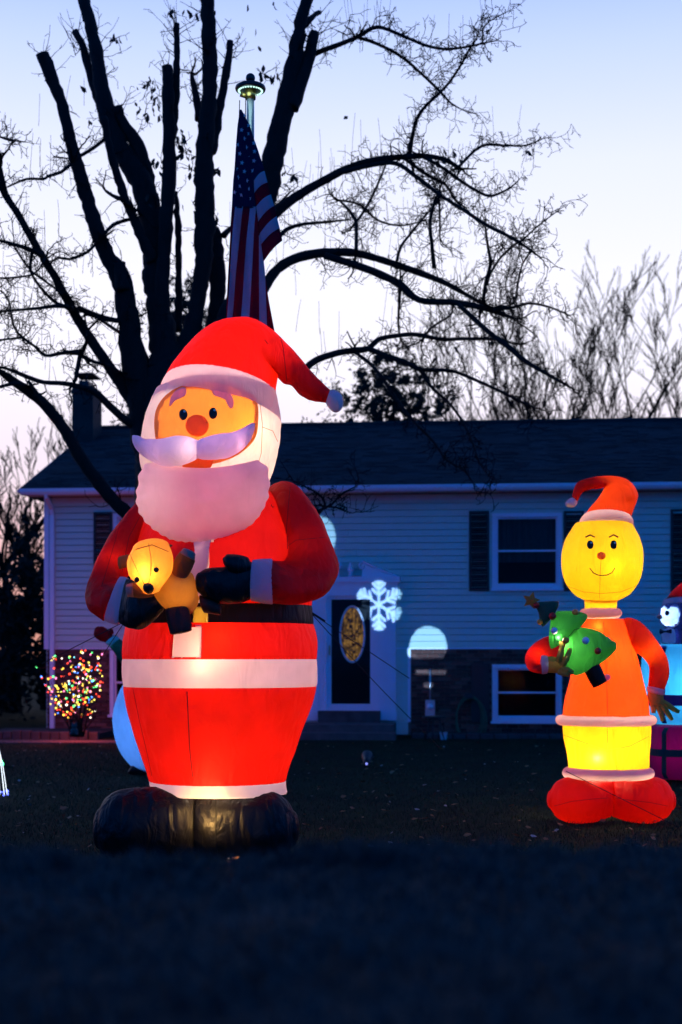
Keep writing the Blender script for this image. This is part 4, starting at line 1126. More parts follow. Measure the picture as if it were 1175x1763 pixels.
gl_(985, 1380, -.1, 1.3, .05, YW); gl_(1120, 1380, -.1, 1.3, .05, YW); gl_(1036, 1045, 0, 2, .03, YW)
for a, b, p_ in (((975, 1328), (1055, 1378), .0), ): tether(W(*a, G - .42), W(1170, 1425, G - .6), elf, .0)
tether(W(1165, 1248, G - .1), W(1100, 1170, G - .1), elf) if 0 else None

# ================================================================== TREE held by the yellow figure
T = G - .62
xm = thing('inflatable_tree', W(1000, 1150, T), 'small glowing green Christmas tree with gold star, held sideways by the yellow figure', 'inflatable tree')
tree_d = T
def tier(rings, mat, n=48, cap=(.3, .35)):
    v, f = loft(rings, n, 6, cap, wr=.012, ws=9); return mk('tier', v, f, mat, xm), bvh(v, f)
blob('trunk', [rp(1006, 1152, 1030, 1138, T, .9), rp(1012, 1166, 1037, 1152, T, .9), rp(1022, 1184, 1045, 1172, T, .9)], M['trunkf'], xm, cap=(.1, .12))
tier([rp(980, 1098, 1000, 1080, T + .02, .9), rp(973, 1118, 1028, 1086, T + .01, .75), rp(970, 1140, 1048, 1100, T, .6), rp(976, 1154, 1061, 1106, T, .45), rp(990, 1162, 1063, 1112, T, .4)], M['grn'], cap=(.2, .3))
_, t2 = tier([rp(950, 1066, 962, 1052, T - .02, .9), rp(947, 1088, 985, 1052, T - .02, .75), rp(947, 1106, 1008, 1056, T - .02, .6), rp(949, 1116, 1013, 1060, T - .02, .45)], M['grn'], cap=(.2, .25))
tier([rp(922, 1042, 930, 1036, T - .03, .9), rp(928, 1056, 945, 1036, T - .03, .8), rp(930, 1072, 961, 1035, T - .03, .6), rp(934, 1079, 963, 1040, T - .03, .45)], M['dgrn'], cap=(.2, .25))
seam('seam', [(1013, 1078), (990, 1084), (976, 1100), (972, 1118)], t2, .003, M['seamk'], xm)
c = W(915, 1034, T - .03); v = []
for yy in (-.03, .03):
    for k in range(10):
        r_ = (.078 if k % 2 == 0 else .036); a = k * PI / 5 + .25; v.append(c + Vector((r_ * math.sin(a), yy * (.4 if k % 2 == 0 else 1), r_ * math.cos(a))))
v += [c + Vector((0, -.045, 0)), c + Vector((0, .045, 0))]
f = [(k, (k + 1) % 10, 20) for k in range(10)] + [(10 + k, 10 + (k + 1) % 10, 21) for k in range(10)] + [(k, (k + 1) % 10, 10 + (k + 1) % 10, 10 + k) for k in range(10)]
mk('star', v, f, M['star'], xm, smooth=False)
for x, y, r_, mt, dz in ((952, 1061, 6.5, 'ored', .10), (955, 1086, 6, 'owht', .13), (975, 1103, 6, 'oora', .17), (991, 1055, 6, 'oora', .08), (1009, 1103, 6.5, 'owht', .20), (1030, 1121, 6, 'ored', .17), (930, 1071, 5, 'oora', .06), (924, 1042, 5.5, 'ored', .05)):
    m = MB(); m.ball(W(x, y, T - dz), r_ / F * T, 16, 10); mk('ornament', m.v, m.f, M[mt], xm)
lamp('lamp', W(962, 1098, T - .12), 1.1, (1, .95, .7), xm, .015); lamp('lamp', W(985, 1115, T), 1.2, (1, .95, .7), xm, .03); lamp('lamp', W(965, 1080, T), .3, (1, .95, .7), xm, .03)

# ================================================================== SNOWMAN behind Santa
SD = 18.0
sno = thing('inflatable_snowman', (W(268, 1334, SD).x, SD, gz(-2, SD)), 'inflatable snowman in green sleeves waving a dark red mitten, mostly hidden behind the giant Santa', 'inflatable figure')
blob('body', [rp(232, 1326, 305, 1326, SD, .9), rp(205, 1290, 332, 1290, SD, .9), rp(194, 1240, 342, 1240, SD, .9), rp(204, 1195, 332, 1195, SD, .9), rp(222, 1165, 316, 1165, SD, .9)], M['bluf'], sno, n=64, cap=(.15, .3))
blob('jacket', [rp(214, 1180, 322, 1180, SD, .95), rp(222, 1150, 315, 1150, SD, .95), rp(236, 1120, 300, 1120, SD, .95)], M['dgrn'], sno, n=56, cap=(.1, .3))
blob('head', [rp(245, 1118, 296, 1118, SD, .95), rp(236, 1096, 304, 1096, SD, .95), rp(244, 1072, 297, 1072, SD, .95)], M['bluf'], sno, n=48, cap=(.3, .5))
blob('hat', [rp(246, 1072, 296, 1072, SD, .95), rp(252, 1052, 290, 1050, SD, .9), rp(262, 1040, 284, 1036, SD, .9)], M['red'], sno, n=40, cap=(.1, .5))
blob('sleeve', [rp(232, 1160, 244, 1130, SD, .9), rp(212, 1146, 228, 1120, SD - .05, .9), rp(196, 1122, 214, 1106, SD - .08, .9), rp(188, 1112, 204, 1099, SD - .08, .9)], M['dgrn'], sno)
blob('sleeve', [rp(306, 1160, 294, 1130, SD, .9), rp(322, 1166, 318, 1140, SD - .05, .9), rp(338, 1176, 330, 1150, SD - .08, .9)], M['dgrn'], sno)
blob('cuff', [rp(190, 1114, 206, 1099, SD - .08, .95), rp(182, 1108, 199, 1094, SD - .08, .95)], M['bluf'], sno, m=3, cap=(.2, .2))
mt_, _ = blob('mitten', [rp(181, 1106, 195, 1096, SD - .08, .8), rp(170, 1102, 188, 1086, SD - .08, .7), rp(162, 1094, 178, 1079, SD - .08, .7), rp(163, 1084, 171, 1079, SD - .08, .7)], M['red'], sno, cap=(.2, .5))
blob('thumb', [rp(183, 1100, 190, 1096, SD - .09, .9), rp(184, 1090, 196, 1090, SD - .1, .9), rp(188, 1084, 195, 1085, SD - .1, .9)], M['red'], mt_, m=4)
blob('boots', [rp(222, 1333, 240, 1310, SD - .1, .8), rp(262, 1338, 262, 1312, SD - .15, .8), rp(310, 1333, 300, 1312, SD - .1, .8)], M['blk'], sno)
BLUE = (.16, .42, 1.0)
lamp('lamp', W(262, 1250, SD), 12, (.12, .36, 1.0), sno, .08); lamp('lamp', W(238, 1180, SD - .3), 1.5, BLUE, sno, .05)
lamp('lamp', W(196, 1106, SD - .08), .5, BLUE, sno, .02)

# ================================================================== PENGUIN ON GIFTS
Q = 17.0
gif = thing('inflatable_gift_stack', (W(1185, 1340, Q).x, Q, gz(4, Q)), 'lit inflatable gift stack, pale blue box over a magenta one, under the penguin', 'inflatable')
def gift(l, r, y0, y1, mat, rib, dd, bows=True, hor=.5, ver=(.35,)):
    dpt = (r - l) / 2 / F * dd
    rings = [rp(l + 6, y1, r - 6, y1, dd, .8), rp(l, (y0 + y1) / 2, r, (y0 + y1) / 2, dd, .8), rp(l + 5, y0, r - 5, y0, dd, .8)]
    v, f = loft(rings, 80, 8, (.06, .06), wr=.008, sq=.55); o = mk('gift_box', v, f, mat, gif)
    c, A, B = rings[1]
    hh = abs(y1 - y0) / F * dd
    # ribbons: bands proud of the box
    v2, f2 = [], []; n = 80
    for j, t_ in enumerate((-.07, .07)):
        for k in range(n):
            a = 2 * PI * k / n; ca, sa = math.cos(a), math.sin(a); ca = math.copysign(abs(ca) ** .55, ca); sa = math.copysign(abs(sa) ** .55, sa)
            v2.append(c + (A * ca + B * sa) * 1.02 + Vector((0, 0, hh * (t_ + hor - .5))))
    f2 = [(k, (k + 1) % n, n + (k + 1) % n, n + k) for k in range(n)]
    mk('ribbon', v2, f2, rib, o)
    for u in ver:
        v2, f2 = [], []
        for j in range(21):
            s_ = -1 + 2 * j / 20; zz = s_ * hh / 2 * .99; sh_ = 1.02 if abs(s_) < .85 else 1.0 - (abs(s_) - .85) * .5
            for du in (-.07, .07):
                a = math.acos(max(-1, min(1, u + du))); sa = math.sin(a) ** .55
                x_ = u + du; v2.append(c + A * (math.copysign(abs(x_) ** .6, x_)) * sh_ + B * sa * sh_ * 1.01 + Vector((0, 0, zz)))
        f2 = [(2 * j, 2 * j + 1, 2 * j + 3, 2 * j + 2) for j in range(20)]
        mk('ribbon', v2, f2, rib, o)
    return o
gift(1122, 1262, 1250, 1338, M['mag'], M['teal'], Q, ver=(-.72, .3))
gift(1108, 1254, 1112, 1244, M['cyan'], M['purp'], Q, hor=.30, ver=(-.55, .5))
gift(1136, 1232, 1106, 1150, M['cyan'], M['purp'], Q - .05, ver=(-.8, .4)) if 0 else None
lamp('lamp', W(1180, 1180, Q - .1), 12, (.35, .75, 1.0), gif, .08); lamp('lamp', W(1168, 1290, Q - .15), 1.0, (1.0, .25, .9), gif, .06)
P0 = Q - .1
pen = thing('inflatable_penguin', W(1180, 1108, P0), 'inflatable penguin in a dark red Santa hat sitting on top of the lit gift boxes', 'inflatable figure')
tree_d = P0
blob('body', [rp(1143, 1112, 1200, 1112, P0, .9), rp(1140, 1095, 1205, 1095, P0, .9), rp(1148, 1078, 1198, 1078, P0, .9)], M['navy'], pen, n=48, cap=(.2, .3))
v, f = loft([rp(1150, 1084, 1200, 1084, P0 - .02, .95), rp(1137, 1068, 1208, 1068, P0 - .02, .95), rp(1137, 1050, 1208, 1050, P0 - .02, .95), rp(1146, 1034, 1200, 1034, P0 - .02, .95)], 96, 6, (.3, .4)); t = bvh(v, f)
pface = [(1137.5, 1062), (1139, 1047), (1146, 1043), (1151, 1050), (1158, 1043), (1168, 1043), (1172, 1055), (1170, 1072), (1160, 1080), (1147, 1079), (1139, 1072)]
mk('head', v, cutmesh(v, f, [shrink(pface, .9)], back=P0), M['navy'], pen); patch('face', pface, t, .012, M['bluf'], pen, smooth_n=4)
patch('eye', [(1150.5 + 3 * math.cos(a * PI / 5), 1056 + 4 * math.sin(a * PI / 5)) for a in range(10)], t, .022, M['ink'], pen, smooth_n=2, nr=2)
m = MB(); m.ball(hit(1140, 1062, t, .02), .035, 12, 8, (1.2, 1, .7)); mk('beak', m.v, m.f, M['beard_'], pen)
_, t = blob('belly', [rp(1142, 1106, 1164, 1106, P0 - .22, .5), rp(1140, 1092, 1164, 1092, P0 - .22, .5), rp(1144, 1084, 1162, 1084, P0 - .22, .5)], M['bluf'], pen, cap=(.2, .3))
blob('bow_tie', [rp(1138, 1083, 1138, 1092, P0 - .32, .6), rp(1146, 1086, 1146, 1089, P0 - .32, .6), rp(1156, 1083, 1156, 1091, P0 - .32, .6)], M['navy'], pen, m=4)
v, f = loft([rp(1141, 1042, 1206, 1042, P0 - .02, .98, tilt=8), rp(1143, 1034, 1204, 1034, P0 - .02, .98, tilt=8)], 48, 4, (.12, .12)); mk('hat_brim', v, f, M['bluf'], pen)
v, f = loft([rp(1147, 1034, 1202, 1034, P0 - .02, .95), rp(1158, 1018, 1200, 1015, P0 - .02, .9), rp(1172, 1006, 1196, 1000, P0 - .02, .9), rp(1184, 996, 1194, 992, P0 - .02, .9)], 48, 5, (.05, .4)); mk('hat', v, f, M['red'], pen)
m = MB(); m.ball(W(1189, 992, P0), .04, 12, 8); mk('pompom', m.v, m.f, M['bluf'], pen)
lamp('lamp', W(1158, 1058, P0 - .06), 6, (.45, .65, 1), pen, .04); lamp('lamp', W(1160, 1096, P0 - .12), 3, (.4, .6, 1), pen, .04); lamp('lamp', W(1180, 1022, P0), .6, (1, .3, .5), pen, .04)

# ================================================================== FLAG POLE AND FLAG
PD = 12.0
px0 = W(431.5, 1130, PD).x
pole = thing('flagpole', (px0, PD, gz(px0, PD)), 'tall metal flagpole with ball finial and a ring of solar lights at the top', 'flagpole')
m = MB(); m.tube([Vector((px0, PD, 0)), Vector((px0, PD, W(0, 170, PD).z))], [.042, .032], 20); m.obj('pole', M['alu'], pole, smooth=True)
z_ = W(0, 134, PD).z; m = MB(); m.ball((px0, PD, z_), .040, 20, 14); m.tube([(px0, PD, z_ - .06), (px0, PD, z_ - .03)], .022, 12); m.obj('finial', M['black'], pole, smooth=True)
zr_ = W(0, 152, PD).z
def disc(rs, n=40):
    v = [(px0 + r_ * math.cos(2 * PI * k / n), PD + r_ * math.sin(2 * PI * k / n), z_) for r_, z_ in rs for k in range(n)]
    f = [(j * n + k, j * n + (k + 1) % n, (j + 1) * n + (k + 1) % n, (j + 1) * n + k) for j in range(len(rs) - 1) for k in range(n)]
    return v, f
v, f = disc([(.02, zr_ + .03), (.10, zr_ + .03), (.125, zr_ + .015), (.13, zr_), (.125, zr_ - .015), (.115, zr_ - .02), (.05, zr_ - .012), (.02, zr_ - .012)])
sol = mk('solar_lamp', v, f, M['black'], pole)
M['led'] = emis('cool white led', (.55, 1.0, .85), 1.6)
for k in range(26):
    a = 2 * PI * k / 26; m = MB(); m.ball((px0 + .098 * math.cos(a), PD + .098 * math.sin(a), zr_ - .020), .009, 8, 5); m.obj('led', M['led'], sol, smooth=True)
m = MB(); m.tube([(px0, PD, zr_ - .09), (px0, PD, zr_ - .013)], .045, 16); m.tube([(px0 - .04, PD, zr_ - .06), (px0 - .085, PD - .01, zr_ - .05)], .022, 10); m.obj('pulley', M['brass'], pole, smooth=True)
m = MB(); m.tube([W(413, 172, PD), W(412, 200, PD), W(411, 560, PD - .02), Vector((px0 - .05, PD - .05, 1.2))], .004, 5); m.tube([W(423, 172, PD - .03), W(424, 560, PD - .03)], .004, 5); m.obj('halyard', M['rope'], pole)
l = lamp('lamp', (px0 - .02, PD - .06, zr_ - .06), 1.3, (.55, .95, 1.0), pole, .09)
# flag
FD = PD - .12
flag = thing('flag', W(413, 190, FD), 'American flag hanging limp and folded from the top of the flagpole', 'flag')
def clothmat(name, col): return fabric(name, col, .25, rough=.85, tcol=col, bump=.25, spec=.05)
M['fred'] = clothmat('flag red', (.22, .006, .02)); M['fwht'] = clothmat('flag white', (.36, .38, .46)); M['fnav'] = clothmat('flag navy', (.012, .018, .06)); M['fst'] = clothmat('flag star', (.6, .63, .7))
def cx_(X, Y): return 360 + X / 3.83, 110 + Y / 3.83
def fold(px, py, side=0):
    t_ = (py - 190) / 400
    return FD + .05 * t_ * math.sin(px * .115 + py * .010) + .012 * math.sin(px * .31 - py * .02) + side
def strip(name, Ltop, cols, mat, par, side=0, nsub=6):
    """rows of (row, left, right) in flag-crop pixels"""
    v, f = [], []
    R_ = []
    for i in range(len(Ltop) - 1):
        for t in range(nsub): R_.append([Ltop[i][q] + (Ltop[i + 1][q] - Ltop[i][q]) * t / nsub for q in range(3)])
    R_.append(Ltop[-1]); C = 7
    for y, l, r in R_:
        for k in range(C + 1):
            x = l + (r - l) * k / C; px, py = cx_(x, y); v.append(W(px, py, fold(px, py, side)))
    n = len(R_)
    for j in range(n - 1):
        for k in range(C): a = j * (C + 1) + k; f.append((a, a + 1, a + C + 2, a + C + 1))
    o = mk(name, v, f, mat, par, recalc=False)
    sd = o.modifiers.new('thickness', 'SOLIDIFY'); sd.thickness = .003; return o
def lin(y, a, b): return a[1] + (b[1] - a[1]) * (y - a[0]) / (b[0] - a[0])
canton = strip('canton', [(300, 204, 214), (400, 190, 268), (500, 182, 300), (600, 174, 334), (690, 168, 364), (740, 163, 330), (765, 160, 298), (860, 155, 304), (950, 150, 312)], 0, M['fnav'], flag)
# lower panel: bounds falling to the left
bt_ = [150, 170, 225, 270, 311, 330, 345, 365]      # row 950
bb_ = [40, 112, 145, 205, 262, 330, 385, 432]       # row 1720
cols_ = ['fred', 'fwht', 'fred', 'fwht', 'fred', 'fwht', 'fred']
def ledge(y): return lin(y, (950, 150), (1500, 120)) if y < 1500 else lin(y, (1500, 120), (1800, 106))
def redge(y):
    if y < 1290: return lin(y, (950, 312), (1290, 358))
    return lin(y, (1290, 358), (1500, 384)) if y < 1500 else lin(y, (1500, 384), (1800, 440))
for i, c_ in enumerate(cols_):
    rws = []
    for y in range(940, 1881, 47):
        u = (y - 950) / 770; u2 = u + .05 * math.sin(u * 5)
        a = bt_[i] + (bb_[i] - bt_[i]) * u2; b = bt_[i + 1] + (bb_[i + 1] - bt_[i + 1]) * u2
        if i == 6: b = 9999
        a = max(a, ledge(y)); b = min(b, redge(y))
        if b - a > 1.5: rws.append((y, a, b))
    if len(rws) > 1: strip('stripe', rws, 0, M[c_], flag, nsub=2)
# front fold on the right
fl = [(765, 297), (850, 300), (940, 315), (1040, 325), (1120, 335), (1180, 343), (1290, 352)]
bands_ = [((297, 770), (366, 705), (300, 850), (386, 782), 'fwht'), ((300, 850), (386, 782), (312, 940), (408, 860), 'fred'), ((312, 940), (408, 860), (326, 1040), (430, 935), 'fwht'),
          ((326, 1040), (430, 935), (336, 1120), (446, 1003), 'fred'), ((336, 1120), (446, 1003), (346, 1190), (466, 1082), 'fwht'), ((346, 1190), (466, 1082), (362, 1300), (484, 1165), 'fred')]
for tl_, tr_, bl_, br_, c_ in bands_:
    v, f = [], []
    for j in range(7):
        for k in range(11):
            u = k / 10; w_ = j / 6
            a = (tl_[0] + (tr_[0] - tl_[0]) * u, tl_[1] + (tr_[1] - tl_[1]) * u - 14 * math.sin(u * PI) * (1 if 1 else 0))
            b = (bl_[0] + (br_[0] - bl_[0]) * u, bl_[1] + (br_[1] - bl_[1]) * u - 14 * math.sin(u * PI))
            px, py = cx_(a[0] + (b[0] - a[0]) * w_, a[1] + (b[1] - a[1]) * w_)
            v.append(W(px, py, FD - .03 - .05 * math.sin(u * 2.6) * ((py - 290) / 150 + .2)))
    f = [(j * 11 + k, j * 11 + k + 1, (j + 1) * 11 + k + 1, (j + 1) * 11 + k) for j in range(6) for k in range(10)]
    o = mk('stripe', v, f, M[c_], flag, recalc=False); sd = o.modifiers.new('thickness', 'SOLIDIFY'); sd.thickness = .003
for X, Y in ((232, 337), (263, 403), (215, 433), (264, 458), (232, 490), (296, 520), (193, 530), (245, 548), (301, 575), (204, 590), (255, 610), (297, 637), (218, 650), (340, 658), (180, 688), (234, 707), (290, 703), (191, 746), (250, 768), (206, 803), (263, 823), (168, 845), (215, 862), (279, 886)):
    px, py = cx_(X, Y); c = W(px, py, fold(px, py) - .006); v = [c]
    rr_ = 4.4 / F * FD
    for k in range(10):
        r_ = rr_ if k % 2 == 0 else rr_ * .42; a = k * PI / 5 + .2; v.append(c + Vector((r_ * math.sin(a) * .9, 0, r_ * math.cos(a))))
    for k in range(10): v.append(v[k + 1] + Vector((0, .003, 0)))
    mk('star', v, [(0, k + 1, (k + 1) % 10 + 1) for k in range(10)] + [(k + 1, (k + 1) % 10 + 1, 11 + (k + 1) % 10, 11 + k) for k in range(10)], M['fst'], canton, smooth=False, recalc=False)
# ================================================================== BIG CUT-BACK TREE
TDp = 19.0
big = thing('tree', (W(290, 1100, TDp).x, TDp, 0), 'big bare tree with heavy cut-back limbs and arching twiggy branches behind the giant Santa', 'tree')
rt = random.Random(21)
def spl(pts, n=5):
    """(x, y, r[px], depth offset) polyline -> smooth list"""
    out = []
    L = len(pts)
    for i in range(L - 1):
        g = lambda j: Vector(pts[max(0, min(L - 1, j))])
        for t in range(n): out.append(cr(g(i - 1), g(i), g(i + 1), g(i + 2), t / n))
    out.append(Vector(pts[-1])); return out
def V4(p): return Vector((p[0], p[1], p[2], p[3] if len(p) > 3 else 0))
def limb(name, pts, n=8, rough=.10, dz0=0.0, dz1=0.0):
    L = len(pts); P_ = []
    for i, p in enumerate(pts):
        dz = dz0 + (dz1 - dz0) * i / (L - 1); P_.append((p[0], p[1], p[2], dz))
    pl = []
    for i in range(L - 1):
        g = lambda j: Vector(P_[max(0, min(L - 1, j))])
        seg = max(2, int(math.hypot(P_[i + 1][0] - P_[i][0], P_[i + 1][1] - P_[i][1]) / 9))
        for t in range(seg): pl.append(cr(g(i - 1), g(i), g(i + 1), g(i + 2), t / seg))
    pl.append(Vector(P_[-1]))
    w3, rr = [], []
    for q in pl:
        d = TDp + q[3]; k = d / F
        jx = noise.noise(Vector((q[0] * .06, q[1] * .06, len(name)))) * q[2] * .22
        w3.append(W(q[0] + jx, q[1], d)); rr.append(max(q[2], .7) * k * (1 + rough * 1.0 * noise.noise(Vector((q[0] * .11, q[1] * .11, 3)))))
    m = MB(); m.tube(w3, rr, n)
    # bark relief
    if n >= 10:
        nv = []
        for vv in m.v:
            p = Vector(vv); nv.append(p + Vector((noise.noise(p * 11), noise.noise(p * 11 + Vector((9, 0, 0))), 0)) * .018)
        m.v = nv
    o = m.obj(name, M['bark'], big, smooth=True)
    return w3, rr
LIMBS = []     # carriers of twigs
def L_(pts, dz0=0, dz1=0, tw=1.0, name='limb', n=12):
    w3, rr = limb(name, pts, n, .12, dz0, dz1); LIMBS.append((w3, rr, tw)); return w3
# trunk and heavy limbs
limb('trunk', [(290, 625, 34), (288, 665, 44), (288, 730, 52), (290, 820, 56), (292, 960, 58), (292, 1100, 62), (290, 1200, 70), (290, 1262, 92)], 20, .1)
L_([(73, 92, 12), (88, 130, 11.5), (105, 175, 10), (120, 235, 10.5), (139, 305, 12), (157, 365, 13), (180, 430, 13.5), (208, 480, 17), (219, 540, 19), (228, 610, 22), (245, 690, 27), (262, 770, 34)], -.5, 0, .5)
L_([(205, 452, 9.5), (207, 470, 10), (212, 500, 12)], -.3, -.3, 0)
L_([(137, -25, 10), (150, 20, 10.5), (161, 60, 11), (172, 130, 12.5), (184, 190, 16), (206, 250, 17), (240, 310, 20), (262, 380, 20), (266, 470, 20), (278, 560, 23), (288, 640, 34)], .5, 0, .5)
L_([(130, 53, 6), (144, 85, 7), (155, 125, 7.5), (172, 175, 9), (188, 205, 10)], .7, .5, .5)
L_([(201, 183, 8), (212, 210, 9), (236, 248, 12), (247, 285, 15), (256, 340, 17)], .2, .3, .4)
L_([(178, 200, 6), (190, 260, 6.5), (205, 310, 7.5), (225, 365, 8), (244, 408, 9), (262, 450, 12)], -.4, 0, .5)
L_([(182, 328, 2.5), (193, 336, 3), (206, 342, 4)], -.3, -.3, .4, 'branch', 6)
L_([(288, 113, 9), (290, 200, 11), (292, 280, 12), (286, 380, 12), (282, 450, 12), (279, 540, 14), (288, 610, 22)], -.2, 0, .5)
L_([(304, 40, 5), (305, 100, 6), (302, 170, 7), (296, 235, 8)], .0, -.1, .5)
L_([(303, 330, 5), (307, 400, 5.5), (308, 480, 6), (306, 570, 8)], .5, .4, .4)
L_([(354, -25, 12), (358, 30, 12.5), (361, 90, 13.5), (360, 160, 13.5), (353, 260, 16), (352, 340, 17), (353, 400, 18), (348, 470, 14), (336, 540, 14), (318, 620, 22)], -.4, 0, .5)
L_([(365, 395, 14), (372, 450, 15), (374, 520, 14), (360, 600, 15), (330, 680, 26)], .3, .1, .3)
L_([(330, 130, 4), (337, 160, 6), (343, 205, 7)], .2, -.1, .4)
L_([(397, 71, 5.5), (387, 140, 7), (376, 200, 8), (364, 262, 9)], .2, -.2, .5)
L_([(538, -25, 10), (522, 20, 10.5), (513, 70, 12), (503, 120, 14), (489, 190, 17), (474, 255, 19), (464, 310, 19), (452, 380, 19), (430, 450, 19), (400, 540, 22), (350, 640, 34)], -.3, 0, .4)
L_([(542, 56, 9), (534, 90, 11), (519, 135, 13), (500, 185, 15)], -.1, -.2, .3)
L_([(550, 21, 4), (540, 27, 4.5), (524, 42, 7)], .1, -.2, .4)
L_([(508, 82, 5), (524, 92, 5), (530, 96, 6)], .1, 0, 0)
B = lambda pts, a=0, b=0, tw=1.6: L_(pts, a, b, tw, 'branch', 8)
B([(535, 95, 5), (562, 84, 4.5), (590, 74, 4.2), (618, 62, 3.8), (651, 46, 3.4), (700, 64, 3), (735, 78, 2.6), (768, 84, 2.4), (805, 80, 2), (832, 74, 1.6), (852, 70, 1)], 0, -.8)
B([(618, 64, 3), (650, 75, 2.8), (690, 96, 2.6), (728, 128, 2.4), (758, 157, 2.2), (778, 178, 1.6), (800, 190, 1)], -.2, .8)
B([(810, 82, 1.8), (795, 110, 2), (775, 140, 2.2), (757, 160, 2.6), (735, 180, 2.8), (718, 205, 3), (710, 235, 3.4), (706, 262, 4)], -.6, .2)
B([(832, 72, 1.3), (832, 50, 1.2), (845, 35, 1.1), (875, 19, .8)], -.7, -.9)
B([(455, 385, 9), (480, 362, 8.5), (508, 340, 8), (555, 312, 7), (596, 291, 6.5), (640, 276, 5.5), (690, 270, 5), (730, 268, 4.6), (765, 274, 4), (790, 288, 3.4)], 0, .3, 2.0)
B([(590, 296, 4.5), (640, 284, 4), (682, 281, 3.8), (720, 306, 3.4), (758, 335, 3), (800, 362, 3), (840, 388, 3.2), (870, 403, 3), (896, 418, 2.4), (930, 442, 1.4)], 0, -1.0, 1.6)
B([(895, 418, 2), (912, 402, 1.6), (935, 382, 1.3), (962, 362, .8)], -.9, -1.2, 1.6)
B([(790, 288, 3), (806, 270, 2.6), (832, 250, 2.4), (870, 250, 1.9), (905, 250, 1.5), (938, 237, 1)], .3, .8, 1.6)
B([(730, 270, 3.2), (765, 290, 3), (795, 312, 2.8), (825, 330, 2.8), (848, 337, 2.3), (880, 322, 1.6), (895, 308, 1)], .2, .9, 1.8)
B([(700, 275, 3), (735, 300, 2.8), (768, 318, 2.6), (785, 345, 2.2), (800, 356, 1.5)], .2, 1.1, 1.8)
B([(758, 412, 1.4), (756, 340, 2.0), (748, 330, 1.8)], .3, .3)
B([(450, 505, 9), (470, 472, 9), (497, 450, 8.5), (540, 437, 8), (600, 434, 7), (640, 442, 6), (690, 458, 5.8), (735, 474, 5.4), (765, 486, 4.4), (800, 505, 3.6), (840, 528, 2.8)], 0, .8, 2.0)
B([(560, 440, 6), (600, 452, 6.5), (640, 466, 6.5), (672, 480, 6.5), (692, 492, 7), (712, 511, 6), (735, 519, 5.6), (780, 520, 5.4), (815, 526, 5.2), (850, 535, 4.6), (885, 548, 2.6)], .1, -.4, 1.8)
B([(790, 524, 4), (820, 552, 4.4), (850, 578, 4.6), (880, 600, 5), (905, 622, 4.2), (945, 645, 3), (985, 668, 1.8)], -.3, -1.2, 2.0)
B([(850, 534, 3), (880, 530, 2.6), (910, 522, 2.2), (945, 528, 1.8), (975, 540, 1.2)], -.4, -.8, 1.6)
B([(520, 640, 6), (545, 620, 6), (580, 608, 5.5), (610, 603, 5.4), (636, 600, 5.4), (652, 584, 4.4), (690, 577, 4), (720, 576, 3.8), (760, 584, 3.4), (800, 583, 3), (855, 584, 2.8), (880, 590, 2)], 0, .4, 1.8)
B([(634, 600, 4.6), (665, 612, 4.6), (700, 624, 4.4), (725, 636, 3.8), (775, 638, 3), (805, 648, 2.8), (850, 668, 2.6), (895, 690, 2.4), (922, 702, 1.6)], 0, -.6, 1.6)
B([(614, 608, 3), (640, 628, 3), (662, 655, 3), (685, 690, 2.8), (715, 728, 2.5), (745, 758, 2.4), (770, 792, 2), (800, 810, 1.6), (815, 832, 1)], .1, -1.6, 1.2)
B([(722, 636, 3), (745, 668, 2.8), (775, 695, 2.4), (798, 728, 2.2), (815, 765, 1.8), (828, 800, 1.4), (845, 822, .9)], 0, -1.5, 1.2)
B([(612, 498, 3) if 0 else (690, 494, 3), (688, 520, 2.4), (686, 555, 2), (690, 585, 1.3)], 0, .4)
B([(614, 432, 3.4), (614, 400, 3.2), (613, 380, 3.2), (600, 360, 2.4), (585, 345, 1.8)], 0, .3, 1.5)
B([(613, 382, 2.6), (628, 362, 2.4), (645, 330, 2.2), (662, 290, 1.6)], .2, .5, 1.5)
B([(684, 448, 2.8), (690, 425, 2.6), (705, 405, 2.4), (725, 380, 2), (752, 350, 1.4)], 0, .6, 1.5)
B([(748, 462, 3.8), (744, 420, 3.2), (741, 385, 3), (748, 350, 2.8), (758, 325, 1.6)], .2, -.3, 1.5)
B([(832, 520, 3.4), (838, 480, 3), (845, 455, 2.8), (840, 420, 2.4), (836, 390, 1.6)], .2, -.6, 1.5)
B([(845, 470, 2.2), (865, 440, 2), (890, 418, 1.4)], -.2, -.6, 1.5)
B([(850, 530, 2), (885, 522, 1.8), (892, 490, 1.8), (900, 455, 1.4), (915, 430, 1)], -.4, -.9, 1.5)
B([(730, 582, 2.4), (742, 565, 2.2), (760, 553, 2), (778, 540, 1.4), (782, 520, 1)], .2, .4, 1.5)
B([(386, 405, 6), (395, 395, 4.6), (420, 380, 3.8), (470, 358, 2.5), (500, 330, 1.6)], .2, .7, 1.0)
B([(500, 425, 1.2), (470, 432, 3.4), (500, 420, 3), (530, 395, 2.4), (560, 382, 2.2), (600, 385, 1.4)], .3, .9, 1.4) if 0 else None
B([(458, 425, 5), (480, 408, 4.4), (495, 394, 3.8), (520, 386, 3), (560, 382, 2.2), (600, 378, 1.4)], .3, .9, 1.5)
B([(590, 345, 2), (620, 352, 2), (650, 378, 1.8), (690, 388, 1.6), (735, 378, 1)], .3, .9, 1.5)
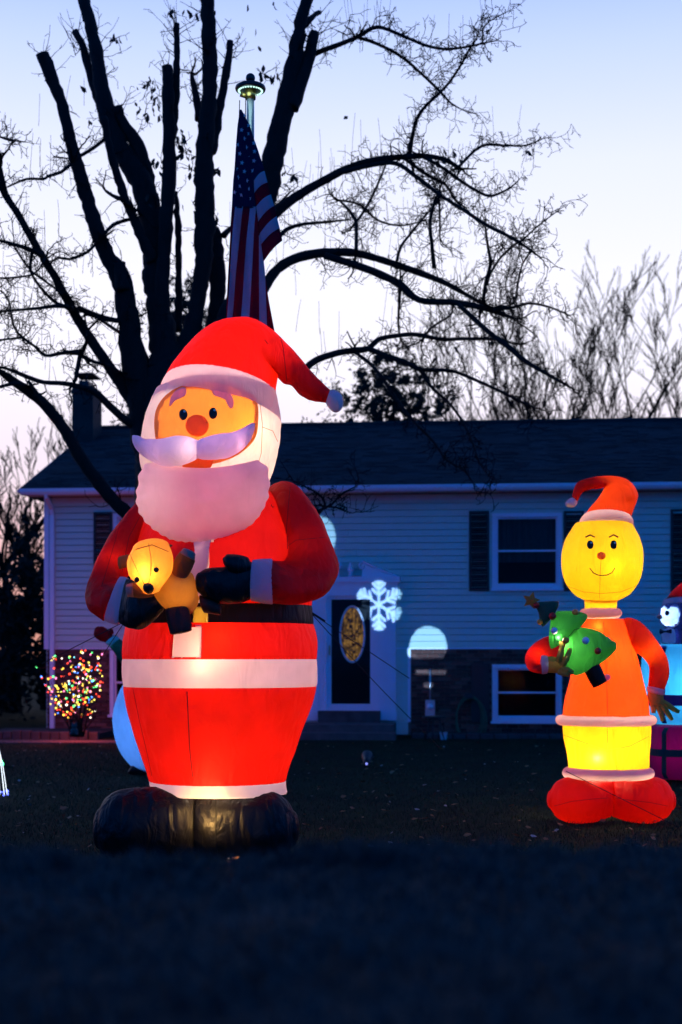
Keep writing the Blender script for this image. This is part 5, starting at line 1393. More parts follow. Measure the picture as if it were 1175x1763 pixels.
# left side
B([(0, 288, 4), (3, 315, 7), (9, 335, 6.5), (35, 375, 6), (60, 420, 6.5), (88, 465, 7), (118, 520, 8), (140, 560, 8.5), (172, 608, 9.5), (205, 655, 10), (240, 712, 12)], -1.0, 0, 1.4)
B([(-20, 405, 2.5), (0, 414, 2.8), (30, 422, 3.4), (58, 432, 4.4), (72, 440, 5)], -1.2, -.8, 1.4)
B([(56, 432, 3), (53, 465, 2.4), (70, 495, 2.6), (95, 520, 3), (112, 527, 3.4)], -.9, -.5, 1.4)
B([(25, 425, 1.8), (50, 462, 1.8), (75, 482, 2), (100, 500, 1.8), (112, 510, 1.2)], -1, -.6, 1.4)
B([(-20, 538, 2), (10, 535, 2), (60, 531, 2.6), (105, 526, 3.6), (124, 532, 5)], -1.4, -.5, 1.5)
B([(135, 530, 5), (155, 538, 4.6), (182, 548, 4.8), (210, 553, 4)], -.5, -.2, 1.0)
B([(165, 545, 3), (185, 558, 3), (208, 574, 3)], -.4, -.2, .8)
B([(-20, 632, 3), (0, 640, 5), (15, 650, 7), (40, 668, 8.5), (70, 690, 9.5), (95, 718, 10), (118, 752, 10.5), (140, 790, 11), (165, 825, 11.5), (195, 862, 12), (225, 890, 13), (262, 930, 16)], -1.2, 0, 1.0)
B([(-20, 630, 2.4), (10, 634, 2.6), (45, 648, 4), (75, 658, 4), (110, 660, 4.4), (145, 668, 5), (170, 680, 6), (195, 705, 6.5), (222, 728, 7), (240, 742, 8)], -1.4, 0, 1.3)
B([(-20, 672, 2), (0, 666, 2.8), (25, 660, 3.6), (45, 664, 4)], -1.3, -1.1, 1.0)
B([(48, 655, 3), (60, 672, 3.4), (78, 695, 4)], -1.2, -1.1, 0)
B([(130, 655, 3), (134, 632, 4), (138, 612, 4), (148, 592, 3.2), (152, 568, 2.8)], -.8, -.6, 1.6)
B([(136, 605, 4), (105, 608, 3.2), (78, 612, 2.8), (60, 596, 2.4), (38, 580, 2.4), (24, 562, 2), (14, 515, 1.6), (0, 500, 1.2)], -.8, -1.4, 1.6)
B([(140, 612, 4), (160, 622, 3.2), (188, 630, 3), (205, 640, 3.6)], -.6, -.3, 1.2)
B([(38, 581, 2), (10, 584, 1.8), (-20, 588, 1.8)], -1.2, -1.6, 1.2)
B([(78, 444, 2), (60, 470, 1.4), (20, 478, 1.8), (-15, 478, 1.6)], -1, -1.5, 1.5)
B([(180, 240, 3), (160, 255, 3), (135, 270, 3)], .3, .2, .6)
B([(122, 282, 3), (105, 296, 2.8), (82, 303, 2.6), (75, 308, 2.4), (45, 308, 2.2), (12, 322, 1.4)], -.6, -1.0, 1.2)
B([(220, 378, 3.4), (196, 386, 3.2), (180, 402, 3)], 0, -.3, .5)
B([(162, 422, 3), (150, 434, 2.6), (120, 446, 2.4), (100, 443, 2.2), (88, 452, 1.6)], -.5, -.9, 1.2)
B([(200, 655, 6), (235, 575, 6), (238, 560, 6)], .3, .3, 0) if 0 else None
B([(228, 560, 5), (240, 590, 5), (252, 620, 6), (268, 660, 9)], .3, .3, .4)
B([(-10, 232, 1.4), (18, 240, 2), (42, 244, 1.2)], -1, -1.2, 1.6)
B([(505, 888 - 60, 1.4), (548, 850, 2), (560, 868, 2.4), (548, 885, 2.6), (536, 905, 3)], -.6, -.3, 1.0)
B([(612, 838, 1.2), (590, 850, 1.8), (572, 868, 2.2), (552, 878, 2.8)], -1, -.6, 1.0)
B([(560, 872, 2), (580, 874, 1.8), (595, 880, 1.4)], -.6, -.8, 1.6)

# twigs: crooked spurs and straight upright shoots, all real tapered twigs in one mass
tv, tf = [], []
def seg(p, q, r0, r1):
    d = (q - p)
    if d.length < 1e-5: return
    d.normalize(); u = d.orthogonal().normalized(); w_ = d.cross(u); b = len(tv)
    for k in range(3):
        a = 2 * PI * k / 3; o_ = u * math.cos(a) + w_ * math.sin(a); tv.append(tuple(p + o_ * r0)); tv.append(tuple(q + o_ * r1))
    for k in range(3):
        k2 = (k + 1) % 3; tf.append((b + 2 * k, b + 2 * k2, b + 2 * k2 + 1, b + 2 * k + 1))
PX = TDp / F
def crook(p, d, L, r, lev):
    n = max(3, int(L / (7 * PX))); st = L / n
    for i in range(n):
        d = (d + Vector((rt.gauss(0, .30), rt.gauss(0, .24), rt.gauss(0, .28) + .03))).normalized()
        q = p + d * st; r1 = max(r * (1 - .75 / n), .5 * PX)
        seg(p, q, r, r1); r = r1; p = q
        if lev > 0 and rt.random() < .62:
            s_ = Vector((rt.gauss(0, 1), rt.gauss(0, .8), rt.gauss(0, 1))).normalized()
            crook(p, (d * .4 + s_).normalized(), L * rt.uniform(.25, .55), max(r * .6, .5 * PX), lev - 1)
def shoot(p, L, r):
    d = Vector((rt.gauss(0, .07), rt.gauss(0, .07), 1)).normalized(); n = 5
    for i in range(n):
        d = (d + Vector((rt.gauss(0, .03), rt.gauss(0, .03), 0))).normalized(); q = p + d * L / n; r1 = max(r * .8, .35 * PX); seg(p, q, r, r1); p, r = q, r1
for w3, rr, tw in LIMBS:
    if tw <= 0: continue
    for i in range(len(w3) - 1):
        big_ = rr[i] > 7.5 * PX; thin = rr[i] < 3.2 * PX
        nn = tw * (.30 if big_ else .9 if not thin else 1.9)
        while nn > 0:
            if rt.random() < nn:
                t_ = rt.random(); p = w3[i].lerp(w3[i + 1], t_)
                along = (w3[i + 1] - w3[i]).normalized()
                if rt.random() < (.06 if thin else .14) and not big_:
                    shoot(p, rt.uniform(20, 95) * PX, .6 * PX)
                else:
                    s_ = Vector((rt.gauss(0, 1), rt.gauss(0, .8), rt.gauss(.25, 1))).normalized()
                    crook(p, (s_ + along * rt.choice((-.3, .5)) * (0 if big_ else 1)).normalized(), rt.uniform(10, 48 if not big_ else 58) * PX, (.8 if thin else 1.15) * PX, 2 if rt.random() < .6 else 1)
            nn -= 1
for w3, rr, tw in LIMBS:            # fine ends
    for a_, b_, r_ in ((w3[-1], w3[-3], rr[-1]), (w3[0], w3[2], rr[0])):
        if r_ < 4 * PX and tw > 0:
            for k in range(2): crook(a_, ((a_ - b_).normalized() + Vector((rt.gauss(0, .25), rt.gauss(0, .2), rt.gauss(0, .25)))).normalized(), rt.uniform(30, 60) * PX, r_ * .85, 2)
# tufts at the cut tops
for x, y, dz in ((75, 95, -.5), (132, 58, .7), (204, 186, .2), (290, 118, -.2), (304, 45, 0), (332, 134, .2), (396, 76, .2), (542, 60, -.1), (548, 25, .1), (207, 455, -.3), (360, 60, -.4), (165, 60, .5), (512, 60, -.3)):
    for k in range(9):
        a = rt.uniform(-1.3, 1.3)
        d = Vector((math.sin(a), rt.gauss(0, .5), abs(math.cos(a)) * .8 + .1)).normalized()
        p = W(x + rt.uniform(-6, 6), y + rt.uniform(-4, 45), TDp + dz); L = rt.uniform(30, 75) * PX; r = 1.0 * PX
        for i in range(7):
            q = p + d * L / 7; seg(p, q, r, max(r * .85, .4 * PX)); r *= .85; p = q; d = (d + Vector((rt.gauss(0, .12), rt.gauss(0, .1), rt.gauss(.05, .12)))).normalized()
            if rt.random() < .3: crook(p, (d + Vector((rt.gauss(0, 1), 0, rt.gauss(0, 1)))).normalized(), 10 * PX, .6 * PX, 0)
for x, y in ((258, 145), (275, 165), (312, 245), (322, 265), (278, 280), (330, 292), (455, 128), (478, 132), (250, 195), (300, 20), (372, 382), (495, 300), (345, 20), (200, 65)):
    for k in range(4): crook(W(x, y, TDp), Vector((rt.gauss(0, 1), rt.gauss(0, .3), rt.gauss(0, 1))).normalized(), 26 * PX, .8 * PX, 1)
# straight shoots seen along the arching branches
for x0, x1, y0, y1, n_ in ((560, 700, 300, 440, 16), (470, 560, 330, 600, 10), (700, 860, 290, 500, 14), (0, 180, 430, 640, 20), (600, 700, 40, 100, 8), (60, 150, 180, 320, 8), (700, 880, 520, 600, 10)):
    for k in range(n_):
        x = rt.uniform(x0, x1); y = rt.uniform(y0, y1); shoot(W(x, y, TDp + rt.uniform(-.6, .6)), rt.uniform(35, 110) * PX, .45 * PX)
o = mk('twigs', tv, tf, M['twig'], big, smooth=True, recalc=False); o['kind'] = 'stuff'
lm = bpy.data.meshes.new('leaf')
lm.from_pydata([(0, 0, 0), (.012, .004, -.02), (.016, -.004, -.04), (0, .006, -.066), (-.015, -.003, -.04), (-.011, .004, -.018)], [], [(0, 1, 2, 3), (0, 3, 4, 5)]); lm.materials.append(M['leaf'])
def leafat(x, y, s_=1, dz=0):
    p = W(x, y, TDp + dz) - OFF[big.name]
    inst('leaf', lm, big, p, (rt.uniform(-.7, .7), rt.uniform(-.9, .9), rt.uniform(-1.5, 1.5)), s_ * rt.uniform(1.2, 2.0))
for x, y, n_, sp in ((258, 140, 12, 17), (270, 165, 8, 10), (255, 195, 4, 10), (230, 182, 4, 10), (312, 240, 14, 14), (318, 265, 8, 10), (275, 280, 10, 12), (330, 290, 6, 12), (372, 285, 4, 8), (455, 125, 7, 10), (475, 130, 6, 10), (495, 300, 4, 8), (370, 380, 6, 12),
                     (295, 18, 5, 8), (335, 22, 3, 5), (320, 15, 2, 4), (200, 65, 4, 8), (428, 8, 1, 2), (470, 8, 2, 4), (410, 56, 1, 2), (440, 52, 1, 2), (445, 78, 1, 2), (372, 20, 2, 5), (278, 200, 4, 10), (138, 145, 2, 4), (154, 208, 2, 3), (600, 200, 1, 1), (760, 270, 8, 14), (910, 258, 2, 5), (850, 590, 2, 8), (785, 600, 3, 5), (755, 612, 2, 3), (330, 350, 5, 12), (245, 340, 4, 10), (845, 50, 1, 2)):
    for k in range(n_): leafat(x + rt.gauss(0, sp * .6), y + rt.gauss(0, sp * .6), 1, rt.uniform(-.3, .1))

# ================================================================== TREES BEYOND
def bare_tree(px, base_y, top_y, d, spread, nst, seed, label, r0=.13, group='bare trees behind the house', fan=.32, levels=4, dens=1.0):
    rr = random.Random(seed); base = W(px, base_y, d); base.z = 0
    H_ = W(px, top_y - 35, d).z
    root = thing('bare_tree', (base.x, d, 0), label, 'tree', group)
    tm, cm = MB(), None
    v, f = [], []
    def sg(p, q, ra, rb, n=3):
        dd = q - p
        if dd.length < 1e-5: return
        dd.normalize(); u = dd.orthogonal().normalized(); w_ = dd.cross(u); b = len(v)
        for k in range(n):
            a = 2 * PI * k / n; o_ = u * math.cos(a) + w_ * math.sin(a); v.append(tuple(p + o_ * ra)); v.append(tuple(q + o_ * rb))
        for k in range(n):
            k2 = (k + 1) % n; f.append((b + 2 * k, b + 2 * k2, b + 2 * k2 + 1, b + 2 * k + 1))
    def grow(p, dr, L, r, lev):
        n = 6; st = L / n
        for i in range(n):
            dr = (dr + Vector((rr.gauss(0, .07), rr.gauss(0, .07), .05))).normalized()
            q = p + dr * st; r1 = max(r * .88, .012); sg(p, q, r, r1, 4 if r > .03 else 3); p, r = q, r1
            if lev > 0 and i > 0:
                for kk in range(1 if rr.random() < .54 + .3 * dens else 0):
                    a = rr.uniform(0, 2 * PI); side = Vector((math.cos(a), math.sin(a) * .7, .35))
                    grow(p, (dr * 1.1 + side * rr.uniform(.28, .55)).normalized(), L * rr.uniform(.35, .58), r * .55, lev - 1)
    th = H_ * rr.uniform(.18, .28)
    r0 *= 1.25; tm.tube([base, base + Vector((0, 0, th * .5)), base + Vector((rr.uniform(-.1, .1), 0, th + .2))], [r0 * 1.3, r0, r0 * .9], 8)
    tm.obj('trunk', M['bark'], root, smooth=True)
    for k in range(nst):
        a = -fan + 2 * fan * (k + rr.uniform(.2, .8)) / nst
        dr = Vector((math.sin(a), rr.uniform(-.2, .2), math.cos(a))).normalized()
        grow(base + Vector((0, 0, th)), dr, (H_ - th) * rr.uniform(.68, .82), r0 * .8, levels - 1)
    mz = max(p[2] for p in v); k_ = (H_ - th) / (mz - th); v = [(p[0], p[1], th + (p[2] - th) * k_) for p in v]
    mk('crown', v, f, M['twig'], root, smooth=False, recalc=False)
    return root
bare_tree(862, 1200, 470, 42, 0, 5, 3, 'bare fan-shaped tree behind the roof, left of the tall one over the yellow figure', dens=.9, levels=5, fan=.36)
bare_tree(985, 1200, 430, 44, 0, 5, 4, 'tallest bare fan-shaped tree behind the roof, above the yellow figure', dens=.9, levels=5, fan=.32)
bare_tree(1090, 1200, 470, 43, 0, 5, 5, 'bare fan-shaped tree behind the roof near the right edge', dens=.9, levels=5, fan=.36)
bare_tree(1190, 1200, 600, 46, 0, 5, 6, 'low bare tree whose fine twigs reach in at the right edge', dens=.6, levels=5, fan=.5)
bare_tree(775, 1200, 590, 41, 0, 4, 8, 'slender bare tree behind the roof beside the dark evergreen', dens=.5, levels=4, fan=.3)
bare_tree(22, 1250, 690, 38, 0, 5, 9, 'bare tree left of the house, at the left edge', r0=.16, dens=.9, levels=5, fan=.42)
bare_tree(80, 1250, 740, 40, 0, 4, 10, 'smaller bare tree left of the house close to its roof corner', r0=.12, dens=.8, levels=5, fan=.4)
bare_tree(-60, 1250, 650, 40, 0, 5, 12, 'bare tree whose branches reach in from beyond the left edge', r0=.16, dens=.6, levels=5, fan=.5)
bare_tree(195, 1250, 690, 44, 0, 4, 13, 'bare tree behind the chimney', r0=.10, dens=.8, levels=4, fan=.4)

# clumps of small leaf faces through a crown volume
def leafmass(name, blobs, count, size, mat, seed, parent=None, ndl=False):
    rr = np.random.RandomState(seed); V_, F_ = [], []; tot = sum(b[3] * b[4] * b[5] for b in blobs)
    c = []
    for x, y, z_, rx, ry, rz_ in [(b[0], b[1], b[2], b[3], b[4], b[5]) for b in blobs]:
        n = int(count * rx * ry * rz_ / tot)
        d_ = rr.normal(size=(n, 3)); d_ /= np.linalg.norm(d_, axis=1)[:, None]
        rad = rr.uniform(0, 1, n) ** .45 * (1 + .25 * rr.normal(size=n))
        # clumping
        p = d_ * rad[:, None] * np.array([rx, ry, rz_]) + np.array([x, y, z_]); c.append(p)
    c = np.concatenate(c); n = len(c)
    cl = c[rr.randint(0, n, max(8, n // 45))]
    k = rr.randint(0, len(cl), n); mix = rr.uniform(.35, .8, n)[:, None]
    # pull to the nearest of a few clump centres for gaps
    near = np.empty(n, int)
    for s0 in range(0, n, 2000):
        dd = ((c[s0:s0 + 2000, None, :] - cl[None]) ** 2).sum(2); near[s0:s0 + 2000] = dd.argmin(1)
    c = c * (1 - mix) + cl[near] * mix + rr.normal(size=(n, 3)) * size * .5
    a = rr.normal(size=(n, 3)); a /= np.linalg.norm(a, axis=1)[:, None]; b = np.cross(a, rr.normal(size=(n, 3))); b /= np.linalg.norm(b, axis=1)[:, None]
    s_ = size * rr.uniform(.6, 1.4, n)[:, None]
    V = np.stack([c - a * s_, c + b * s_ * .4, c + a * s_, c - b * s_ * .4], 1).reshape(-1, 3)
    return mk(name, V.tolist(), [(4 * i, 4 * i + 1, 4 * i + 2, 4 * i + 3) for i in range(n)], mat, parent, smooth=False, recalc=False)
def evergreen(px, d, top_y, w_px, label, cnt, seed, name='evergreen_tree', size=.12, base_z=0.0):
    b = W(px, 1130, d); Ht = W(px, top_y, d).z; wr_ = w_px / F * d
    root = thing(name, (b.x, d, 0), label, 'tree', None)
    m = MB(); m.tube([(b.x, d, 0), (b.x, d, Ht * .85)], [.16, .04], 8); m.obj('trunk', M['bark'], root, smooth=True)
    rr = random.Random(seed); bl_ = []
    for k in range(16):
        t_ = k / 16; z_ = Ht * (.30 + .60 * t_); r_ = wr_ * (1 - .3 * t_ ** 3) * rr.uniform(.5, .75)
        bl_.append((b.x + rr.uniform(-.5, .5) * wr_ * (1 - t_ ** 3 * .4), d + rr.uniform(-.5, .5) * wr_, z_, r_, r_, r_ * .9))
    bl_.append((b.x, d, Ht * .93, wr_ * .35, wr_ * .35, wr_ * .3))
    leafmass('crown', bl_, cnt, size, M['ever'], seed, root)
evergreen(678, 38, 575, 150, 'dark dense evergreen behind the roof between the Santa hat and the bare trees', 30000, 31, size=.075)
evergreen(320, 40, 450, 110, 'tall dark evergreen showing between the limbs of the big tree', 20000, 32, size=.075)
evergreen(215, 42, 680, 70, 'dark evergreen behind the roof beside the chimney', 4000, 33)
def hedge(name, x0, x1, d, h, cnt, seed, label):
    rr = random.Random(seed); bl_ = []
    for k in range(14):
        x = x0 + (x1 - x0) * k / 13; hh = h * rr.uniform(.6, 1.0)
        bl_.append((x, d + rr.uniform(-.6, .6), hh * .5, (x1 - x0) / 14, .9, hh * .52))
    o = leafmass(name, bl_, cnt, .11, M['ever'], seed); tag(o, label, 'hedge', kind='stuff'); return o
hedge('undergrowth', -14.5, -6.8, 33, 4.6, 15000, 41, 'dark mass of evergreen undergrowth beside the left end of the house')
hedge('undergrowth', -18, -7.2, 37, 5.6, 9000, 42, 'second dark mass of woodland undergrowth farther back beside the house')
hedge('far_woods', -90, 90, 120, 7.5, 22000, 43, 'far dark treeline on the horizon behind the houses')

# ================================================================== SHRUB WITH COLOURED LIGHTS
ED = 24.3
b0 = W(132, 1278, ED)
shb = thing('shrub', (b0.x, ED, 0), 'bare shrub by the brick wall wrapped in coloured Christmas lights', 'shrub')
rs = random.Random(14); tips = []
v = []; m = MB()
shape = [(80, 1160), (66, 1165), (98, 1130), (120, 1130), (140, 1125), (157, 1122), (175, 1130), (172, 1170), (176, 1190), (168, 1225), (108, 1232), (92, 1210), (150, 1160), (120, 1165), (105, 1180), (140, 1190), (160, 1200), (128, 1210), (88, 1190), (150, 1140)]
stems = []
for k, (x, y) in enumerate(shape):
    p0 = Vector((b0.x + rs.uniform(-.12, .12), ED + rs.uniform(-.1, .1), .12)); p1 = W(x, y, ED + rs.uniform(-.35, .35))
    mid = p0.lerp(p1, .5) + Vector((rs.uniform(-.08, .08), rs.uniform(-.1, .1), rs.uniform(0, .1)))
    pts = [p0, p0.lerp(mid, .5) + Vector((rs.gauss(0, .02), 0, 0)), mid, mid.lerp(p1, .5) + Vector((rs.gauss(0, .04), 0, rs.gauss(0, .03))), p1]
    stems.append(pts); q = MB(); q.tube(pts, [.016, .013, .010, .007, .004], 5); q.obj('stem', M['bark'], shb, smooth=True)
    for j in range(6):
        a = pts[2].lerp(p1, rs.random()); bb = a + Vector((rs.gauss(0, .1), rs.gauss(0, .1), rs.uniform(.02, .2))); m.tube([a, a.lerp(bb, .5) + Vector((rs.gauss(0, .02),) * 3), bb], [.004, .003, .002], 3); tips.append((a, bb))
q = m.obj('twigs', M['twig'], shb); q['kind'] = 'stuff'
lights = thing('string_lights', (b0.x, ED, .1), 'string of multicoloured Christmas lights wound through the bare shrub by the brick wall', 'string lights')
cols = {'red': (1, .06, .03), 'amber': (1, .55, .06), 'yellow': (1, .85, .12), 'green': (.12, 1, .25), 'blue': (.08, .25, 1), 'pink': (1, .2, .45), 'cyan': (.25, .85, 1), 'white': (1, .85, .7)}
bms = []
for nm, c_ in cols.items():
    mm_ = MB(); mm_.ball((0, 0, 0), 1.0, 6, 4); me = bpy.data.meshes.new('bulb'); me.from_pydata(mm_.v, [], mm_.f); me.materials.append(emis('lit %s bulb' % nm, c_, 6.5 if nm in ('blue',) else 4.5)); me.polygons.foreach_set('use_smooth', [True] * len(me.polygons)); bms += [me] * {'red': 9, 'amber': 6, 'yellow': 5, 'green': 4, 'blue': 3, 'pink': 3, 'cyan': 2, 'white': 3}[nm]
hull = [(58, 1150), (72, 1143), (84, 1165), (88, 1132), (104, 1120), (112, 1135), (122, 1126), (150, 1117), (178, 1122), (176, 1150), (178, 1185), (170, 1215), (160, 1238), (145, 1244), (135, 1225), (118, 1236), (97, 1236), (84, 1205), (76, 1180)]
k = 0; wire = []
while k < 250:
    x, y = rs.uniform(56, 180), rs.uniform(1115, 1246)
    if not inside((x, y), hull): continue
    if rs.random() > .55 + .45 * min(1, max(0, (y - 1130) / 90)): continue
    p = W(x, y, ED + rs.uniform(-.4, .4))
    if rs.random() < .6:
        st = rs.choice(stems); u = st[2].lerp(st[4], rs.random()); p = u + Vector((rs.gauss(0, .07), rs.gauss(0, .06), rs.gauss(0, .07)))
        if not inside(proj(p), hull): continue
    o = inst('bulb', rs.choice(bms), lights, p - OFF[lights.name], None, rs.choice((.009, .011, .013, .017))); wire.append(p); k += 1
wire.sort(key=lambda p: (round(p.z / .12), p.x * (1 if int(round(p.z / .12)) % 2 else -1)))
m = MB(); m.tube(wire, .0022, 3); m.obj('cord', M['rope'], lights)
for x, y, pw, c_ in ((128, 1225, 32, (1, .07, .03)), (150, 1190, 20, (1, .10, .06)), (115, 1165, 9, (1, .16, .3)), (140, 1125, 7, (1, .2, .34))): lamp('lamp', W(x, y, ED + .45), pw, c_, lights, .10)
# garden figure at its foot
gd = thing('garden_statue', W(128, 1268, 23.9), 'small pale stone garden figure sitting at the foot of the lit shrub', 'statue')
m = MB(); c = W(128, 1259, 23.9)
m.ball(c, .07, 12, 8, (1, .8, .9)); m.obj('body', M['stone'], gd, smooth=True)
m = MB(); m.ball(c + Vector((0, 0, .085)), .05, 12, 8); m.ball(c + Vector((-.03, 0, .13)), .018, 8, 5); m.ball(c + Vector((.03, 0, .13)), .018, 8, 5); m.obj('head', M['stone'], gd, smooth=True)
m = MB(); m.ball(c + Vector((-.05, -.05, -.04)), .03, 8, 6, (1, 1.5, .7)); m.ball(c + Vector((.05, -.05, -.04)), .03, 8, 6, (1, 1.5, .7)); m.obj('feet', M['stone'], gd, smooth=True)

# wreath-like lit bush behind the yellow figure's arm
bd_ = 24.6; bc = W(1112, 1160, bd_)
bsh = thing('bush', (bc.x, bd_, 0), 'dark clipped bush with a few tiny lights seen under the arm of the yellow figure', 'shrub')
q = leafmass('foliage', [(bc.x, bd_, .75, .55, .5, .6), (bc.x + .1, bd_, 1.15, .42, .4, .4)], 2600, .05, M['ever'], 51, bsh)
m = MB(); m.tube([(bc.x, bd_, 0), (bc.x, bd_, .8)], [.04, .02], 6); m.obj('stem', M['bark'], bsh)
sl2 = thing('string_lights', (bc.x, bd_ - .4, .7), 'few tiny coloured lights on the dark bush under the yellow figure\'s arm', 'string lights'); rb = random.Random(4); ps = []
for k in range(34):
    p = Vector((bc.x + rb.uniform(-.5, .5), bd_ - .5 + rb.uniform(-.08, .2), rb.uniform(.4, 1.5))); inst('bulb', rb.choice(bms), sl2, p - OFF[sl2.name], None, .008); ps.append(p)
ps.sort(key=lambda p: p.z); m = MB(); m.tube(ps, .002, 3); m.obj('cord', M['rope'], sl2)

# ================================================================== LIGHT PROJECTOR on the lawn (throws the snowflake)
PJ = W(632, 1313, 19.0); PJ.z = .10
tgt = hw(655, 1037)
pj = thing('light_projector', (PJ.x, PJ.y, 0), 'small black stake projector on the lawn throwing the snowflake onto the house', 'light projector')
ax = (tgt - PJ).normalized(); q4 = ax.to_track_quat('Z', 'Y'); RM = q4.to_matrix()
def pl(p): return PJ + RM @ Vector(p)
m = MB(); m.tube([pl((0, 0, -.10)), pl((0, 0, -.09)), pl((0, 0, .045))], [.035, .045, .048], 20, cap=False); m.tube([pl((0, 0, -.10)), pl((0, 0, -.098))], .035, 20); m.obj('housing', M['black'], pj, smooth=True)
m = MB(); m.tube([pl((0, 0, .0)), pl((0, 0, .03))], [.056, .060], 20, cap=False); m.obj('lens_hood', M['black'], pj, smooth=True)
m = MB(); m.ball(pl((-.0, 0, -.105)), .018, 12, 8); m.obj('indicator', emis('blue indicator', (.25, .3, 1), 1.2), pj, smooth=True)
m = MB(); m.tube([(PJ.x, PJ.y, -.05), (PJ.x, PJ.y, PJ.z - .03)], .010, 6); m.obj('stake', M['black'], pj)
# slide plate: opaque sheet pierced with the shapes, a pin-point lamp behind it
z0 = .14; lampz = .02; dist = (tgt - pl((0, 0, lampz))).length; sca = (z0 - lampz) / dist
def onplate(px, py):
    w_ = hw(px, py) - pl((0, 0, lampz)); l_ = RM.transposed() @ w_; s_ = (z0 - lampz) / l_.z; return l_.x * s_, l_.y * s_
def wallpx(x, y):
    dr = RM @ Vector((x, y, z0 - lampz)); o_ = pl((0, 0, lampz)); p0 = HO
    t_ = (p0 - o_).dot(ey) / dr.dot(ey); return proj(o_ + dr * t_)
def flake(px, py):
    x, y = (px - 653) / 41, (py - 1038) / 44
    r = math.hypot(x, y)
    if r > 1.02: return False
    a = math.atan2(x, -y) % (PI / 3)
    if a > PI / 6: a = PI / 3 - a
    u, v_ = r * math.cos(a), r * math.sin(a)
    def sd(ax_, ay, bx, by):
        t_ = max(0, min(1, ((u - ax_) * (bx - ax_) + (v_ - ay) * (by - ay)) / ((bx - ax_) ** 2 + (by - ay) ** 2))); return math.hypot(u - ax_ - t_ * (bx - ax_), v_ - ay - t_ * (by - ay))
    return min(sd(0, 0, 1, 0) * 1.0, sd(.38, 0, .62, .26), sd(.60, 0, .86, .24) , sd(.80, 0, .97, .14)) < .056
def disc1(px, py):
    # pale disc half on the siding, half on the brick, with a little side ear
    if math.hypot((px - 738) / 32, (py - 1112) / 34) < 1 and py < 1134: return True
    return math.hypot((px - 708) / 6, (py - 1122) / 9) < 1 or (math.hypot((px - 738) / 9, (py - 1179) / 5) < 1) or (abs(py - 1158) < 4 and 716 < px < 768)
def disc2(px, py): return math.hypot((px - 548) / 30, (py - 925) / 38) < 1 and not (math.hypot((px - 528) / 24, (py - 905) / 30) < 1)
regs = [((606, 990), (702, 1088), flake, 92), ((696, 1072), (778, 1192), disc1, 60), ((512, 880), (584, 968), disc2, 44)]
m = MB(); cells = []
xa = [onplate(*c_) for r_ in regs for c_ in (r_[0], r_[1], (r_[0][0], r_[1][1]), (r_[1][0], r_[0][1]))]
X0, X1, Y0, Y1 = -.05, .05, -.05, .05
boxes = []
for (pa, pb, fn, n_) in regs:
    c4 = [onplate(*c_) for c_ in (pa, pb, (pa[0], pb[1]), (pb[0], pa[1]))]
    bx = (min(c[0] for c in c4), max(c[0] for c in c4), min(c[1] for c in c4), max(c[1] for c in c4)); boxes.append(bx)
    for i in range(n_):
        for j in range(n_):
            xa_, xb_ = bx[0] + (bx[1] - bx[0]) * i / n_, bx[0] + (bx[1] - bx[0]) * (i + 1) / n_
            ya_, yb_ = bx[2] + (bx[3] - bx[2]) * j / n_, bx[2] + (bx[3] - bx[2]) * (j + 1) / n_
            if not fn(*wallpx((xa_ + xb_) / 2, (ya_ + yb_) / 2)): cells.append((xa_, xb_, ya_, yb_))
xsb = sorted({X0, X1} | {b[k] for b in boxes for k in (0, 1)}); ysb = sorted({Y0, Y1} | {b[k] for b in boxes for k in (2, 3)})
for a, b in zip(xsb[:-1], xsb[1:]):
    for c_, d_ in zip(ysb[:-1], ysb[1:]):
        xm_, ym_ = (a + b) / 2, (c_ + d_) / 2
        if not any(q[0] < xm_ < q[1] and q[2] < ym_ < q[3] for q in boxes): cells.append((a, b, c_, d_))
v, f = [], []
for a, b, c_, d_ in cells:
    k = len(v); v += [pl((a, c_, z0)), pl((b, c_, z0)), pl((b, d_, z0)), pl((a, d_, z0))]; f.append((k, k + 1, k + 2, k + 3))
M['plate'] = plain('matt black plate', (.0015, .0015, .0015), 1.0, .1, 4, 0, spec=0)
mk('slide_plate', v, f, M['plate'], pj, smooth=False, recalc=False)
m = MB(); m.tube([pl((0, 0, .02)), pl((0, 0, z0 - .004)), pl((0, 0, z0 + .05))], [.052, .076, .08], 24, cap=False); m.obj('snoot', M['black'], pj, smooth=True)
sp = lamp('lamp', pl((0, 0, lampz)), 5200, (.38, .64, 1.0), pj, .0003, 'SPOT')
sp.data.spot_size = 2 * math.atan(.049 / (z0 - lampz)) * .98; sp.data.spot_blend = .05; sp.rotation_euler = (RM @ Matrix.Rotation(PI, 3, 'X')).to_euler()

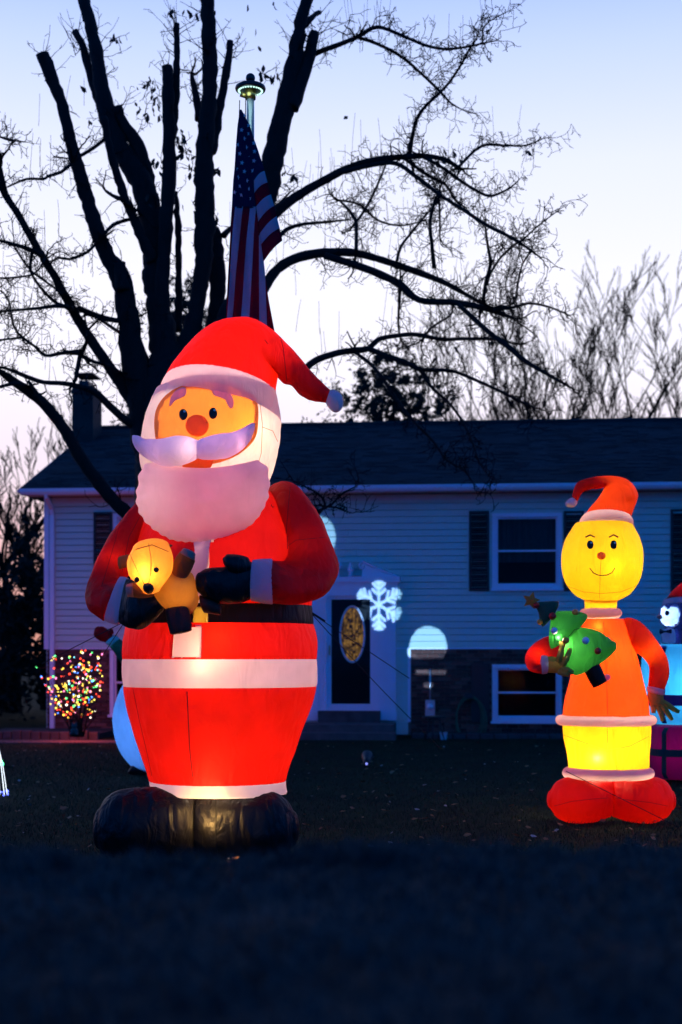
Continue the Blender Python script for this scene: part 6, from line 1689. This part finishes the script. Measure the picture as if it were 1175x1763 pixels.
# builder for an added flood lamp aimed at the wall; none is placed
def flood(px, d, aim, pw, col, label, size=R(95)):
    p = W(px, 1130, d); p.z = .16
    th = thing('floodlight', (p.x, d, 0), label, 'floodlight')
    axx = (aim - p).normalized(); rm = axx.to_track_quat('Z', 'Y').to_matrix(); g = lambda q_: p + rm @ Vector(q_)
    m = MB(); m.tube([g((0, 0, -.07)), g((0, 0, .02)), g((0, 0, .05))], [.03, .05, .06], 16, cap=False); m.tube([g((0, 0, -.072)), g((0, 0, -.068))], [.03, .03], 12); m.obj('housing', M['black'], th, smooth=True)
    m = MB(); m.tube([(p.x, d, -.05), (p.x, d, p.z - .04)], .008, 6); m.obj('stake', M['black'], th)
    s_ = lamp('lamp', g((0, 0, .03)), pw, col, th, .03, 'SPOT'); s_.data.spot_size = size; s_.data.spot_blend = 1.0; s_.rotation_euler = (rm @ Matrix.Rotation(PI, 3, 'X')).to_euler(); return th

# lit wire ornament cut by the left edge
WD = 15.3
wr0 = W(-6, 1372, WD)
wire_ = thing('light_ornament', (wr0.x, WD, gz(wr0.x, WD)), 'lit white and blue wire lawn ornament cut off by the left edge of the picture', 'light ornament')
wc = W(-6, 1330, WD); m = MB()
for k in range(12):
    a = k * PI / 6; m.tube([(wc.x + .02 * math.cos(a), WD + .02 * math.sin(a), wc.z + .28), (wc.x + .07 * math.cos(a), WD + .07 * math.sin(a), wc.z + .06), (wc.x + .115 * math.cos(a), WD + .115 * math.sin(a), wc.z - .24)], .005, 4)
m.obj('wire_frame', emis('white wire light', (.8, .9, 1), 1.6), wire_)
m = MB(); m.tube([(wc.x, WD, -.02), (wc.x, WD, wc.z + .3)], .008, 5); m.obj('stake', M['iron'], wire_)
me = bpy.data.meshes.new('bulb'); mm_ = MB(); mm_.ball((0, 0, 0), 1, 6, 4); me.from_pydata(mm_.v, [], mm_.f); me.materials.append(emis('lit deep blue bulb', (.10, .14, 1), 5))
for k in range(30):
    a = k * .7; inst('bulb', me, wire_, Vector((wc.x + .12 * math.cos(a), WD + .12 * math.sin(a), wc.z - .25 + .05 * math.sin(k * 1.7))) - OFF[wire_.name], None, .011)
me = bpy.data.meshes.new('bulb'); me.from_pydata(mm_.v, [], mm_.f); me.materials.append(emis('lit green bulb', (.1, 1, .35), 4))
for k in range(16):
    a = k * .9; inst('bulb', me, wire_, Vector((wc.x + .07 * math.cos(a), WD + .07 * math.sin(a), wc.z + .1 + .02 * math.sin(k * 1.7))) - OFF[wire_.name], None, .010)
lamp('lamp', wc + Vector((0, 0, -.1)), .8, (.3, .4, 1), wire_, .05)
